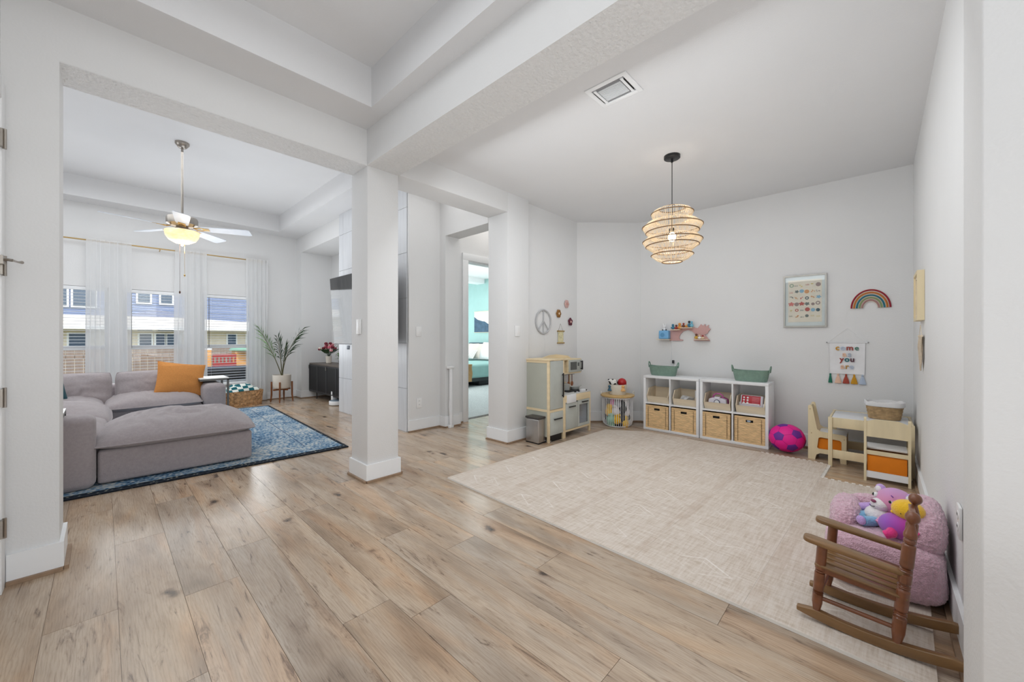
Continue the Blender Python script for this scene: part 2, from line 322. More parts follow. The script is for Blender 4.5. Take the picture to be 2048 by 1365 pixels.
# ---------------------------------------------------------------- mesh helpers
class MB:
    def __init__(s): s.v = []; s.f = []; s.k = 0
    def add(s, v, f):
        k = len(s.v); s.v += [tuple(p) for p in v]; s.f += [tuple(i + k for i in q) for q in f]; return s
    def box(s, x0, y0, z0, x1, y1, z1):
        if x0 > x1: x0, x1 = x1, x0
        if y0 > y1: y0, y1 = y1, y0
        if z0 > z1: z0, z1 = z1, z0
        e = 0.00007 * (s.k % 6); s.k += 1       # no two boxes of a part share a face plane
        x0 -= e; y0 -= e; z0 -= e; x1 += e; y1 += e; z1 += e
        return s.add([(x0, y0, z0), (x1, y0, z0), (x1, y1, z0), (x0, y1, z0), (x0, y0, z1), (x1, y0, z1), (x1, y1, z1), (x0, y1, z1)],
                     [(0, 3, 2, 1), (4, 5, 6, 7), (0, 1, 5, 4), (1, 2, 6, 5), (2, 3, 7, 6), (3, 0, 4, 7)])
    def prism(s, pts, axis, a, b):
        """polygon pts (2-D) extruded along axis from a to b; the 2-D plane is the other two axes in order"""
        def P(p, h):
            return {0: (h, p[0], p[1]), 1: (p[0], h, p[1]), 2: (p[0], p[1], h)}[axis]
        e = 0.00007 * (s.k % 6); s.k += 1
        if a > b: a, b = b, a
        a -= e; b += e
        n = len(pts); v = [P(p, a) for p in pts] + [P(p, b) for p in pts]
        f = [tuple(range(n - 1, -1, -1)), tuple(range(n, 2 * n))] + [(i, (i + 1) % n, n + (i + 1) % n, n + i) for i in range(n)]
        return s.add(v, f)
    def lathe(s, prof, c=(0, 0, 0), n=24, sx=1, sy=1, cap=True):
        v = []; f = []
        for r, z in prof:
            for k in range(n):
                a = 2 * PI * k / n; v.append((c[0] + sx * r * math.cos(a), c[1] + sy * r * math.sin(a), c[2] + z))
        for i in range(len(prof) - 1):
            for k in range(n):
                f.append((i * n + k, i * n + (k + 1) % n, (i + 1) * n + (k + 1) % n, (i + 1) * n + k))
        if cap:
            f.append(tuple(range(n - 1, -1, -1))); f.append(tuple((len(prof) - 1) * n + k for k in range(n)))
        return s.add(v, f)
    def tube(s, pts, r, n=8, closed=False):
        pts = [Vector(p) for p in pts]; m = len(pts); rr = r if isinstance(r, (list, tuple)) else [r] * m
        v = []; f = []; up = None
        for i, p in enumerate(pts):
            if closed: d = pts[(i + 1) % m] - pts[i - 1]
            else: d = pts[min(i + 1, m - 1)] - pts[max(i - 1, 0)]
            if d.length < 1e-9: d = Vector((0, 0, 1))
            d.normalize()
            if up is None: up = Vector((0, 0, 1)) if abs(d.z) < 0.9 else Vector((1, 0, 0))
            a = up - d * up.dot(d)
            if a.length < 1e-4: a = d.orthogonal()
            a.normalize(); up = a; b = d.cross(a)
            for k in range(n):
                t = 2 * PI * k / n; v.append(tuple(p + (a * math.cos(t) + b * math.sin(t)) * rr[i]))
        for i in range(m if closed else m - 1):
            j = (i + 1) % m
            for k in range(n): f.append((i * n + k, i * n + (k + 1) % n, j * n + (k + 1) % n, j * n + k))
        if not closed: f.append(tuple(range(n - 1, -1, -1))); f.append(tuple((m - 1) * n + k for k in range(n)))
        return s.add(v, f)
    def ball(s, c, r, n=16, m=10, fn=None):
        if isinstance(r, (int, float)): r = (r, r, r)
        v = [(c[0], c[1], c[2] - r[2])]; f = []
        for i in range(1, m):
            p = -PI / 2 + PI * i / m
            for k in range(n):
                t = 2 * PI * k / n
                d = Vector((math.cos(p) * math.cos(t), math.cos(p) * math.sin(t), math.sin(p)))
                q = 1 + (fn(d) if fn else 0)
                v.append((c[0] + d.x * r[0] * q, c[1] + d.y * r[1] * q, c[2] + d.z * r[2] * q))
        v.append((c[0], c[1], c[2] + r[2])); top = len(v) - 1
        for k in range(n): f.append((0, 1 + (k + 1) % n, 1 + k))
        for i in range(m - 2):
            for k in range(n): f.append((1 + i * n + k, 1 + i * n + (k + 1) % n, 1 + (i + 1) * n + (k + 1) % n, 1 + (i + 1) * n + k))
        for k in range(n): f.append((1 + (m - 2) * n + k, 1 + (m - 2) * n + (k + 1) % n, top))
        return s.add(v, f)
    def xf(s, M):
        s.v = [tuple(M @ Vector(p)) for p in s.v]; return s
    def mesh(s, name, smooth=False, bev=0.0, seg=2):
        me = bpy.data.meshes.new(name); me.from_pydata(s.v, [], s.f); me.update()
        bm = bmesh.new(); bm.from_mesh(me); bmesh.ops.recalc_face_normals(bm, faces=bm.faces)
        if bev > 0:
            ed = [e for e in bm.edges if len(e.link_faces) == 2 and e.calc_face_angle(0) > 0.6]
            bmesh.ops.bevel(bm, geom=ed, offset=bev, segments=seg, affect='EDGES', profile=0.5, clamp_overlap=True)
        bm.to_mesh(me); bm.free()
        if smooth or bev > 0:
            for p in me.polygons: p.use_smooth = True
            try: me.set_sharp_from_angle(angle=R(40 if not bev else 50))
            except Exception: pass
        return me
    def build(s, name, m, parent=None, smooth=False, bev=0.0, seg=2, label=None, loc=None, stuff=False):
        me = s.mesh(name, smooth, bev, seg); me.materials.append(m)
        o = bpy.data.objects.new(name, me); COL.objects.link(o)
        if parent is not None: o.parent = parent
        if label: o['label'] = label
        if loc: o.location = loc
        if stuff: o['kind'] = 'stuff'
        return o
def B(*a): return MB().box(*a)
def thing(name, label, cat, loc=(0, 0, 0), rz=0, group=None):
    o = bpy.data.objects.new(name, None); COL.objects.link(o); o.location = loc; o.rotation_euler = (0, 0, rz)
    o.empty_display_size = 0.1; o['label'] = label; o['category'] = cat
    if group: o['group'] = group
    return o
def tag(o, label, cat, group=None):
    o['label'] = label; o['category'] = cat
    if group: o['group'] = group
    return o
def struct(name, mb, m, parent=None, bev=0, smooth=False):
    o = mb.build(name, m, parent, smooth, bev)
    if parent is None: o['kind'] = 'structure'
    return o
def dup(root, loc, rz=0, label=None, group=None):
    r = root.copy(); COL.objects.link(r); r.location = loc; r.rotation_euler = (0, 0, rz)
    if label: r['label'] = label
    if group: r['group'] = group
    for ch in list(root.children):
        c = ch.copy(); COL.objects.link(c); c.parent = r
        for g in list(ch.children):
            d = g.copy(); COL.objects.link(d); d.parent = c
    return r
def superell(a, b, p, n):
    out = []
    for k in range(n):
        t = 2 * PI * k / n; c, s_ = math.cos(t), math.sin(t)
        out.append((a * math.copysign(abs(c) ** (2 / p), c), b * math.copysign(abs(s_) ** (2 / p), s_)))
    return out
def woven(a, b, h, p=4, taper=0.85, rows=12, cells=40, amp=0.004, c=(0, 0, 0), z0=0, diag=False, wall=0.008):
    """open woven basket: outside displaced strand by strand, plain inside and bottom"""
    mb = MB(); nu = cells * 4; nv = rows * 4
    ring = superell(1, 1, p, nu)
    v = []; f = []
    for j in range(nv + 1):
        q = j / nv; sc = taper + (1 - taper) * q
        row = j / 4.0
        for k in range(nu):
            x, y = ring[k]
            u = k / 4.0
            if diag: d = amp * (abs(math.sin(PI * (u + row * 0.5))) * 0.8 + 0.4 * math.sin(2 * PI * (row * 0.5 + math.floor(u) * 0.5)))
            else: d = amp * (abs(math.sin(PI * row)) * (0.7 + 0.5 * math.sin(PI * (u + math.floor(row + 1e-6)))))
            L = math.hypot(x / a, y / b) + 1e-9
            nx, ny = (x / a) / L, (y / b) / L
            v.append((c[0] + x * a * sc + nx * d, c[1] + y * b * sc + ny * d, c[2] + z0 + h * q))
    for j in range(nv):
        for k in range(nu): f.append((j * nu + k, j * nu + (k + 1) % nu, (j + 1) * nu + (k + 1) % nu, (j + 1) * nu + k))
    mb.add(v, f)
    r2 = superell(1, 1, p, 48)
    vi = []; fi = []
    for (zz, sc, w) in ((z0, taper, 0), (z0 + .002, taper, wall), (z0 + h, 1, wall), (z0 + h + .002, 1, 0)):
        for x, y in r2: vi.append((c[0] + x * (a * sc - w), c[1] + y * (b * sc - w), c[2] + zz))
    for j in range(1, 3):
        for k in range(48): fi.append((j * 48 + (k + 1) % 48, j * 48 + k, (j + 1) * 48 + k, (j + 1) * 48 + (k + 1) % 48))
    fi.append(tuple(range(47, -1, -1))); fi.append(tuple(48 + k for k in range(48)))
    mb.add(vi, fi); return mb
def cushion(w, d, h, seed=0, n=30, crown=0.5, wr=0.012, edge=0.30, pinch=0.0):
    """puffed cushion, centre at origin of its base; seam around the edge at edge*h"""
    mb = MB(); v = []; f = []
    def shape(i, j, top):
        u = -1 + 2 * i / n; t = -1 + 2 * j / n
        k = max(0, (1 - abs(u) ** 4) * (1 - abs(t) ** 4)) ** 0.5
        cr = (1 - u * u) * (1 - t * t)
        rc = 1 - .045 * (u * t) ** 4 * (0 if pinch else 1); cx = u * w / 2 * rc * (1 - pinch * (1 - t * t) * abs(u)); cy = t * d / 2 * rc * (1 - pinch * (1 - u * u) * abs(t))
        wx = u + .35 * noise.noise(Vector((t * 2, u * 2, seed))); wn = noise.noise(Vector((u * 2.0 + seed * 7, t * 3.2, seed))) * 1.2 + 0.9 * (0.35 - abs(noise.noise(Vector((wx * 5 + seed, t * 1.6 + wx * 2, seed * 3))))) * 2 + .5 * noise.noise(Vector((wx * 11, t * 4 + wx * 6, seed)))
        if top: z = edge * h + (1 - edge) * h * (k * (1 - crown) + k * crown * (0.35 + 0.65 * cr)) + wr * wn * k
        else: z = edge * h * (1 - k)
        return (cx, cy, z)
    for j in range(n + 1):
        for i in range(n + 1): v.append(shape(i, j, True))
    o = len(v)
    for j in range(n + 1):
        for i in range(n + 1): v.append(shape(i, j, False))
    for j in range(n):
        for i in range(n):
            a = j * (n + 1) + i; f.append((a, a + 1, a + n + 2, a + n + 1)); f.append((o + a, o + a + n + 1, o + a + n + 2, o + a + 1))
    per = [i for i in range(n + 1)] + [j * (n + 1) + n for j in range(1, n + 1)] + [n * (n + 1) + i for i in range(n - 1, -1, -1)] + [j * (n + 1) for j in range(n - 1, 0, -1)]
    for a, b2 in zip(per, per[1:] + per[:1]): f.append((a, o + a, o + b2, b2))
    mb.add(v, f); seam = [v[i] for i in per]
    return mb, seam
def rbox(w, d, h, r, seg=5):
    """soft rounded box mesh centred in x, y, base at z=0"""
    return B(-w / 2, -d / 2, 0, w / 2, d / 2, h), r, seg

# ================================================================ SETTING
XB, YL, YR = 4.83, 2.85, -0.22      # play room: back wall, far side wall, near side wall
HZ = 2.395                          # underside of headers
# floor with planks
fl = struct('floor', B(-4, -4.2, -0.12, 8, 4.0, -0.004).box(-4, 4.0, -0.12, 3.05, 7.95, -0.004), floor_m)
PW, PL = 0.1953, 1.321
def plank_mesh(L, Wd):
    return B(-Wd / 2, -L / 2, -0.004, Wd / 2, L / 2, 0)
joint = {-1: 2.222, 0: 2.913 - PL, 1: 2.126, 2: 2.423, 3: 1.481, 4: 1.321, 5: 0.638, 6: 1.617, 7: 1.172, 8: 0.444}
pm = {}
cnt = 0
rest = MB()
allp = []
for k in range(-13, 25):
    x0 = 0.041 + (k + 0) * PW; x1 = x0 + PW
    off = joint.get(k, ((k * 0.618 * 3.1) % 1) * PL)
    j = -6
    while True:
        y0 = off + j * PL; y1 = y0 + PL; j += 1
        if y0 > 7.85: break
        if x0 > 2.95 and y0 > 3.9: break
        yy0, yy1 = max(y0, -0.35), min(y1, 7.86 if x0 < 2.95 else 3.97)
        if yy1 - yy0 < 0.05: continue
        if x0 > 4.7: continue
        # keep what the room can show
        dep = 0.726 * (x0 + x1) / 2 + 0.6876 * yy1
        if dep < 1.0: continue
        allp.append((x0, x1, yy0, yy1))
def pdist(p): return math.hypot((p[0] + p[1]) / 2, (p[2] + p[3]) / 2)
def in_view(p):
    for x in (p[0], p[1]):
        for y in (p[2], p[3], (p[2] + p[3]) / 2):
            D = .726 * x + .6876 * y; l = .6876 * x - .726 * y
            if D > 0.6 and abs(l / D) < 1.36: return True
    return False
allp = sorted([p for p in allp if in_view(p)], key=pdist)
for i, (x0, x1, y0, y1) in enumerate(allp):
    g = 0.0008
    if i < 290:
        key = (round(y1 - y0, 3))
        if key not in pm:
            me = B(-PW / 2 + g, -(y1 - y0) / 2 + g, -0.004, PW / 2 - g, (y1 - y0) / 2 - g, 0).mesh('plank'); me.materials.append(floor_m); pm[key] = me
        o = bpy.data.objects.new('plank', pm[key]); COL.objects.link(o); o.parent = fl
        o.location = ((x0 + x1) / 2, (y0 + y1) / 2, 0)
    else:
        rest.box(x0 + g, y0 + g, -0.004, x1 - g, y1 - g, 0)
if rest.v: rest.build('planks', floor_m, fl, stuff=True)

# --- foyer
struct('wall_entry', B(-0.43, -4.0, 0, -0.31, 0.9, 3.0).box(-0.43, 0.9, 2.13, -0.31, 2.70, 3.0).box(-0.43, 2.70, 0, -0.31, 3.07, 3.0), wall_m)
struct('wall_living_divider', B(-3.1, 2.80, 0, -0.142, 3.055, 3.2).box(-0.142, 2.80, HZ, 1.37, 3.055, 3.2), wall_m)
struct('column', B(1.37, 2.80, 0, 1.63, 3.07, HZ + .01), wall_m, bev=0.006)
struct('ceiling_entry_soffit', B(-0.31, 2.50, 2.66, 1.37, 2.80, 2.70).box(1.252, -4, 2.66, 1.37, 2.50, 2.70).box(-0.31, -4, 2.66, -0.19, 2.50, 2.70), ceil_m)
struct('ceiling_entry', B(-0.45, -4, 2.927, 1.40, 2.80, 3.02).box(-0.31, 2.50, 2.70, 1.37, 2.53, 2.927).box(1.252, -4, 2.70, 1.28, 2.50, 2.927).box(-0.22, -4, 2.70, -0.19, 2.50, 2.927), ceil_m)
struct('beam', B(1.37, -0.17, HZ, 1.63, 2.80, 3.0), soffit_m)
struct('beam_face', B(1.366, -0.17, HZ, 1.37, 2.80, 2.66), wall_m)
struct('wall_near', B(1.37, -4.0, 0, 1.63, -0.17, 3.0), wall_m, bev=0.004)
struct('header_soffit', B(-0.142, 2.802, HZ - 0.003, 1.37, 3.053, HZ), soffit_m)
# --- play room
struct('wall_playroom_back', B(XB, -0.4, 0, XB + 0.12, 2.26, 2.72), wall_m)
struct('wall_playroom_corner', MB().prism([(XB, 2.26), (XB + 0.12, 2.26), (4.24, YL + 0.12 + 0.05), (4.24, YL)], 2, 0, 2.72), wall_m)
struct('wall_playroom_side', B(3.20, YL, 0, 4.24, 3.07, 2.72), wall_m)
struct('wall_playroom_opening', B(2.87, 2.78, 0, 3.20, 3.07, 2.72).box(1.63, 2.78, HZ, 2.87, 3.07, 2.95), wall_m, bev=0.003)
struct('wall_right', B(1.63, -0.34, 0, XB, YR, 2.72), wall_m)
struct('ceiling_playroom', B(1.60, -0.4, 2.60, 4.95, 3.0, 2.72), ceil_m)
# --- living room
WIN = [(-0.66, 0.05), (0.20, 0.912), (1.09, 1.78)]
WZ0, WZ1 = 0.35, 1.80
w = MB(); xs = [-3.1] + [c for ab in WIN for c in ab] + [2.60]
w.box(-3.1, 7.85, WZ1, 2.60, 8.0, 3.3).box(-3.1, 7.85, -0.1, 2.60, 8.0, WZ0)
for i in range(0, len(xs), 2): w.box(xs[i], 7.85, WZ0, xs[i + 1], 8.0, WZ1)
struct('wall_window_side', w, wall_m)
struct('wall_living_left', B(-3.2, 2.8, 0, -3.1, 8.0, 3.3), wall_m)
struct('wall_living_right', B(2.47, 7.60, 0, 3.13, 7.85, 2.93).box(3.01, 5.80, 0, 3.13, 7.60, 2.93).box(2.47, 5.85, 2.65, 3.01, 7.60, 2.93).box(2.475, 5.72, 0, 3.01, 5.85, 2.93), wall_m)
struct('ceiling_living_soffit', B(-3.1, 7.51, 2.93, 2.95, 7.9, 3.25).box(2.085, 3.07, 2.93, 2.95, 7.51, 3.25).box(-3.1, 3.07, 2.93, 2.085, 3.45, 3.25), ceil_m)
struct('ceiling_living', B(-3.1, 3.0, 3.20, 3.1, 7.9, 3.3), ceil_m)
struct('wall_fireplace_core', B(2.435, 3.96, 0, 2.475, 5.85, 2.93).box(2.475, 3.96, 0, 3.0, 5.72, 2.93), wall_m)
struct('wall_hall', B(2.43, 3.945, 0, 2.88, 3.97, 2.93).box(2.865, 3.83, 0, 3.08, 4.06, 2.93).box(3.08, 3.92, 0, 3.14, 4.06, 2.93).box(3.14, 3.92, 2.11, 4.3, 4.05, 2.93).box(3.14, 3.92, 0, 3.29, 4.05, 2.11).box(4.12, 3.92, 0, 5.2, 4.05, 2.93), wall_m)
struct('wall_hall_header', B(2.865, 3.07, 2.34, 3.08, 3.83, 2.93), wall_m)
struct('ceiling_hall', B(2.93, 3.07, 2.93, 5.2, 4.06, 3.0), ceil_m)
struct('wall_hall_end', B(5.2, 3.0, 0, 5.3, 4.06, 3.0).box(4.2, 3.02, 0, 5.2, 3.07, 3.0), wall_m)
# fireplace tiles
ft = thing('fireplace_surround', 'pale stone tiled chimney breast behind the wall television', 'fireplace')
B(2.43, 3.975, 0.0, 2.435, 5.85, 2.93).build('grout_bed', grout_m, ft)
ys = [5.85, 5.708]
while ys[-1] > 4.0: ys.append(max(ys[-1] - 0.305, 3.975))
zs = [0.0, 0.505]
while zs[-1] < 2.9: zs.append(min(zs[-1] + 0.5275, 2.93))
for a, b_ in zip(ys, ys[1:]):
    for c, d in zip(zs, zs[1:]):
        if abs(a - b_) < .01: continue
        B(2.42, b_ + .002, c + .002, 2.431, a - .002, d - .002).build('tile', tile_m, ft)
# --- bedroom beyond the hall
struct('wall_bedroom_head', B(7.35, 4.0, 0, 7.45, 10.0, 3.1), teal_m)
struct('wall_bedroom_side', B(3.2, 9.9, 0, 7.4, 10.0, 3.1).box(3.1, 8.0, 0, 3.2, 10, 3.1), teal_m)
struct('ceiling_bedroom', B(3.05, 4.05, 2.745, 7.4, 10.0, 2.85), ceil_m)
struct('beam_bedroom', B(3.2, 8.02, 2.62, 7.35, 8.32, 2.745), trim_m)
struct('wall_bedroom_near', B(5.3, 3.0, 0, 7.4, 4.05, 3.0).box(3.03, 4.06, 0, 3.13, 8.0, 3.0), wall_m)
struct('floor_bedroom_carpet', B(3.1, 4.05, -0.1, 7.4, 10.0, 0.008), carpet_m)
# --- baseboards
def bb(name, segs, gap=0.0):
    base = MB(); shoe = MB()
    for si, (x0, y0, x1, y1, nx, ny) in enumerate(segs):
        t1, t2 = 0.014 + .0004 * (si % 3), 0.030 + .0004 * (si % 3)
        ex, ey = (x1 - x0), (y1 - y0); L = math.hypot(ex, ey); ex /= L; ey /= L
        for mb, th, h0, h1, zz in ((base, t1, 0, 0, 0.133), (shoe, t2, 0, 0, 0.017)):
            tr = .0007 * (1 + si % 3); a = (x0 + ex * tr, y0 + ey * tr); b2 = (x1 - ex * tr, y1 - ey * tr)
            q = [(a[0], a[1]), (b2[0], b2[1]), (b2[0] + nx * th, b2[1] + ny * th), (a[0] + nx * th, a[1] + ny * th)]
            mb.prism(q, 2, 0.0005, zz)
    o = struct(name, base, trim_m); shoe.build('shoe_molding', shoe_m, o); return o
bb('baseboard_column', [(1.356, 2.80, 1.644, 2.80, 0, -1), (1.37, 2.786, 1.37, 3.084, -1, 0), (1.63, 2.786, 1.63, 3.084, 1, 0), (1.356, 3.07, 1.644, 3.07, 0, 1)])
bb('baseboard_divider', [(-0.295, 2.80, -0.128, 2.80, 0, -1), (-0.142, 2.786, -0.142, 3.069, 1, 0)])
s2 = math.sqrt(.5)
bb('baseboard_playroom', [(XB, YR, XB, 2.26, -1, 0), (XB, 2.26, 4.24, YL, -s2, -s2), (4.24, YL, 3.20, YL, 0, -1), (1.66, YR, XB, YR, 0, 1)])
bb('baseboard_opening', [(2.856, 2.78, 3.214, 2.78, 0, -1), (2.87, 2.766, 2.87, 3.084, -1, 0), (3.20, 2.766, 3.20, 2.85, 1, 0)])
bb('baseboard_hall', [(2.42, 3.945, 2.865, 3.945, 0, -1), (2.865, 3.945, 2.865, 3.816, -1, 0), (2.851, 3.83, 3.094, 3.83, 0, -1), (3.08, 3.92, 3.195, 3.92, 0, -1)])
bb('baseboard_living', [(-3.0, 7.85, 2.47, 7.85, 0, -1), (2.47, 7.85, 2.47, 7.586, -1, 0), (2.456, 7.60, 3.01, 7.60, 0, -1), (3.01, 7.6, 3.01, 5.85, -1, 0)])
# --- door frame and casing: bedroom door
dc = MB().box(3.197, 3.900, 0, 3.290, 3.92, 2.11).box(3.197, 3.900, 2.11, 4.22, 3.92, 2.20).box(4.12, 3.900, 0, 4.22, 3.92, 2.2).box(3.283, 3.92, 0, 3.30, 4.05, 2.11).box(3.29, 3.92, 2.098, 4.12, 4.05, 2.112)
struct('door_1', dc, trim_m, bev=0.002)
# --- entry door at the near edge
d2 = struct('door_2', MB().box(-0.31, 2.70, 0, -0.296, 2.785, 2.20).box(-0.31, 0.85, 2.11, -0.296, 2.70, 2.20).box(-0.31, 0.82, 0, -0.296, 0.90, 2.2), trim_m, bev=0.002)
B(-0.36, 0.92, 0.01, -0.312, 2.695, 2.10).build('door_leaf', trim_m, d2)
for z0 in (0.245, 0.80, 1.36, 1.90):
    h = MB().box(-0.304, 2.675, z0, -0.291, 2.715, z0 + 0.075).tube([(-0.288, 2.697, z0 - .005), (-0.288, 2.697, z0 + .08)], 0.006)
    h.build('hinge', nickel_m, d2, smooth=True)
MB().tube([(-0.29, 2.66, 1.418), (-0.275, 2.655, 1.420), (-0.262, 2.65, 1.418)], 0.006).tube([(-0.262, 2.65, 1.418), (-0.255, 2.72, 1.421), (-0.246, 2.74, 1.424)], [0.005, 0.004, 0.007]).box(-.30, 2.64, 1.40, -.286, 2.68, 1.436).build('swing_latch', nickel_m, d2, smooth=True)

# --- windows
for i, (a, b_) in enumerate(WIN):
    f = MB(); t = 0.035
    f.box(a, 7.90, WZ0, a + t, 7.97, WZ1).box(b_ - t, 7.90, WZ0, b_, 7.97, WZ1).box(a, 7.90, WZ1 - t, b_, 7.97, WZ1).box(a, 7.90, WZ0, b_, 7.97, WZ0 + t)
    wn = struct('window_%d' % (i + 1), f, trim_m)
    B(a, 7.905, 0.925, b_, 7.955, 0.985).build('meeting_rail', trim_m, wn)
    B(a + t, 7.93, WZ0 + t, b_ - t, 7.934, 0.93).build('pane', glass_m, wn)
    B(a + t, 7.935, 0.98, b_ - t, 7.939, WZ1 - t).build('pane', glass_m, wn)
    B(a - .02, 7.81, WZ0 - .03, b_ + .02, 7.90, WZ0).build('sill', trim_m, wn, bev=.003)
slat_m = mat('white_blind_slat', (236, 238, 240), 0.5)
wand_m = mat('dark_wand', (70, 66, 64), 0.4)
order = ['beside the sheer panel nearest the divider wall', 'behind the ochre cushion', 'nearest the potted palm']
for i, (a, b_) in enumerate(WIN):
    bl = thing('window_blind', 'white horizontal slat blind in the window ' + order[i], 'blind', ((a + b_) / 2, 7.87, WZ1 - .05), group='white slat blinds in the living room windows')
    wd = (b_ - a) / 2 - .012
    B(-wd, -.025, 0.0, wd, .025, .045).build('headrail', slat_m, bl)
    sm = MB().add([(-wd, -.02, -.0015), (wd, -.02, -.0015), (wd, 0, .0025), (wd, .02, -.0015), (-wd, .02, -.0015), (-wd, 0, .0025), (-wd, -.02, -.003), (wd, -.02, -.003), (wd, .02, -.003), (-wd, .02, -.003)],
                  [(0, 1, 2, 5), (5, 2, 3, 4), (6, 9, 8, 7), (0, 6, 7, 1), (3, 8, 9, 4), (1, 7, 8, 3, 2), (0, 5, 4, 9, 6)]).mesh('slat'); sm.materials.append(slat_m)
    for k in range(1, 33):
        o = bpy.data.objects.new('slat', sm); COL.objects.link(o); o.parent = bl; o.location = (0, 0, -k * 0.0425)
    B(-wd, -.022, -1.40, wd, .022, -1.385).build('bottom_rail', slat_m, bl)
    MB().tube([(-wd + .1, -.023, 0), (-wd + .1, -.023, -1.39)], .0008, 4).tube([(wd - .1, -.023, 0), (wd - .1, -.023, -1.39)], .0008, 4).build('cord', slat_m, bl)
    if i: MB().tube([(-wd + .07, -.035, 0), (-wd + .07, -.035, -.80)], .004, 6).build('tilt_wand', wand_m, bl, label='dark tilt wand')
# curtain rod and sheers
rd = thing('curtain_rod', 'slim brass curtain rod above the living room windows', 'curtain rod')
MB().tube([(-2.0, 7.76, 2.42), (1.93, 7.76, 2.42)], .009, 10).build('rod', brass_m, rd, smooth=True)
MB().tube([(1.93, 7.76, 2.42), (1.955, 7.76, 2.42)], .016, 10).build('finial', nickel_m, rd, smooth=True)
for x in (-1.1, 0.58, 1.9): MB().tube([(x, 7.76, 2.42), (x, 7.76, 2.395), (x, 7.85, 2.395)], .006, 8).build('bracket', brass_m, rd, smooth=True)
def curtain(x0, x1, label, seed, folds):
    mb = MB(); n = 90; m = 26; v = []; f = []
    for j in range(m + 1):
        q = j / m; z = 2.445 - q * 2.425
        for i in range(n + 1):
            t = i / n
            g = noise.noise(Vector((t * folds * .6 + seed * 3.1, q * 1.2, seed)))
            ph = t * folds * 2 * PI + 1.4 * g + seed
            amp = (.016 + .022 * min(1, q * 3)) * (0.65 + .6 * g)
            sp = (x1 - x0) * (1 + .05 * q)
            v.append(((x0 + x1) / 2 + (t - .5) * sp + .014 * math.sin(2 * ph), 7.750 + amp * math.sin(ph) - .012 * (q < .02), z))
    for j in range(m):
        for i in range(n): a = j * (n + 1) + i; f.append((a, a + 1, a + n + 2, a + n + 1))
    mb.add(v, f)
    return tag(mb.build('sheer_curtain', sheer_m, smooth=True), label, 'curtain', 'sheer white curtains on the brass rod')
curtain(-0.16, 0.265, 'sheer white curtain panel hanging behind the two grey back cushions', 1, 5)
curtain(0.755, 1.14, 'sheer white curtain panel hanging behind the top of the ochre cushion', 2, 4.6)
curtain(1.66, 1.97, 'sheer white curtain panel hanging at the corner beside the potted palm', 3, 5)

# --- switches and outlets (built against a wall: local x along the wall, y out of it)
def plate(kind, loc, rz, label):
    t = thing('light_switch' if kind == 's' else 'wall_outlet', label, 'switch' if kind == 's' else 'outlet', loc, rz)
    B(-.036, -.008, -.058, .036, 0, .058).build('cover_plate', plate_m, t, bev=.002)
    if kind == 's':
        B(-.017, -.010, -.034, .017, -.006, .034).build('rocker', plate_m, t, bev=.002)
    else:
        for z in (-.022, .022):
            s_ = MB().lathe([(.0165, 0), (.0165, .002)], n=16).xf(Matrix.Rotation(R(90), 4, 'X')); s_.xf(Matrix.Translation((0, -.0075, z))); r_ = s_.build('receptacle', plate_m, t, smooth=True)
            MB().box(-.007, -.0102, z - .001, -.005, -.0094, z + .008).box(.005, -.0102, z - .001, .007, -.0094, z + .008).build('slots', dark_m, r_)
    return t
plate('s', (1.368, 2.93, 1.18), R(-90), 'white rocker light switch on the square white column')
plate('s', (2.56, 3.944, 1.17), 0, 'white light switch on the hall wall above the outlet')
plate('o', (2.565, 3.944, 0.325), 0, 'white outlet low on the hall wall under its switch')
plate('s', (3.013, 2.779, 1.167), 0, 'white light switch on the wall pier beside the peace sign')
plate('o', (2.155, YR + .001, 0.42), R(180), 'white outlet on the wall behind the fluffy pink chair')

# ================================================================ EXTERIOR
grass_m = mat('dry_lawn', (120, 124, 84), 0.95, var=0.3, vscale=6)
siding_m = mat('blue_siding', (150, 162, 192), 0.8, var=0.04)
stucco_m = mat('tan_stucco', (222, 210, 192), 0.9, var=0.05)
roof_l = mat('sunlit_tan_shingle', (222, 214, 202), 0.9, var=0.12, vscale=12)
fence_m = mat('weathered_cedar', (150, 132, 120), 0.9, var=0.2, vscale=8, stretch=(6, 6, .5))
wing_m = mat('far_window_glass', (70, 88, 110), 0.1, spec=0.8)
struct('roof', B(-4.5, -4.6, 3.34, 9.0, 8.7, 3.5), ceil_m)  # unseen slab added to keep sun from leaking through ceiling gaps
struct('ground', B(-30, 8.05, -0.75, 40, 60, -0.70), grass_m)
struct('ground_patio', B(-4, 8.0, -0.74, 5, 12.0, -0.10), mat('patio_concrete', (176, 170, 162), 0.9, var=0.1))
def fence(x0, x1, y, z1, label):
    t = thing('fence', label, 'fence', (x0, y, -.7))
    pk = B(0, 0, 0, .135, .02, z1 + .7).mesh('picket'); pk.materials.append(fence_m)
    x = 0; i = 0
    while x < x1 - x0 - .1:
        o = bpy.data.objects.new('picket', pk); COL.objects.link(o); o.parent = t; o.location = (x, (i % 2) * .004, -((i * 37) % 5) * .004); x += .142; i += 1
    for z in (.25, 1.3): B(0, .024, z, x1 - x0, .06, z + .09).build('rail', fence_m, t)
fence(-2.6, 5.2, 14.0, 0.90, 'weathered cedar picket fence across the back yard')
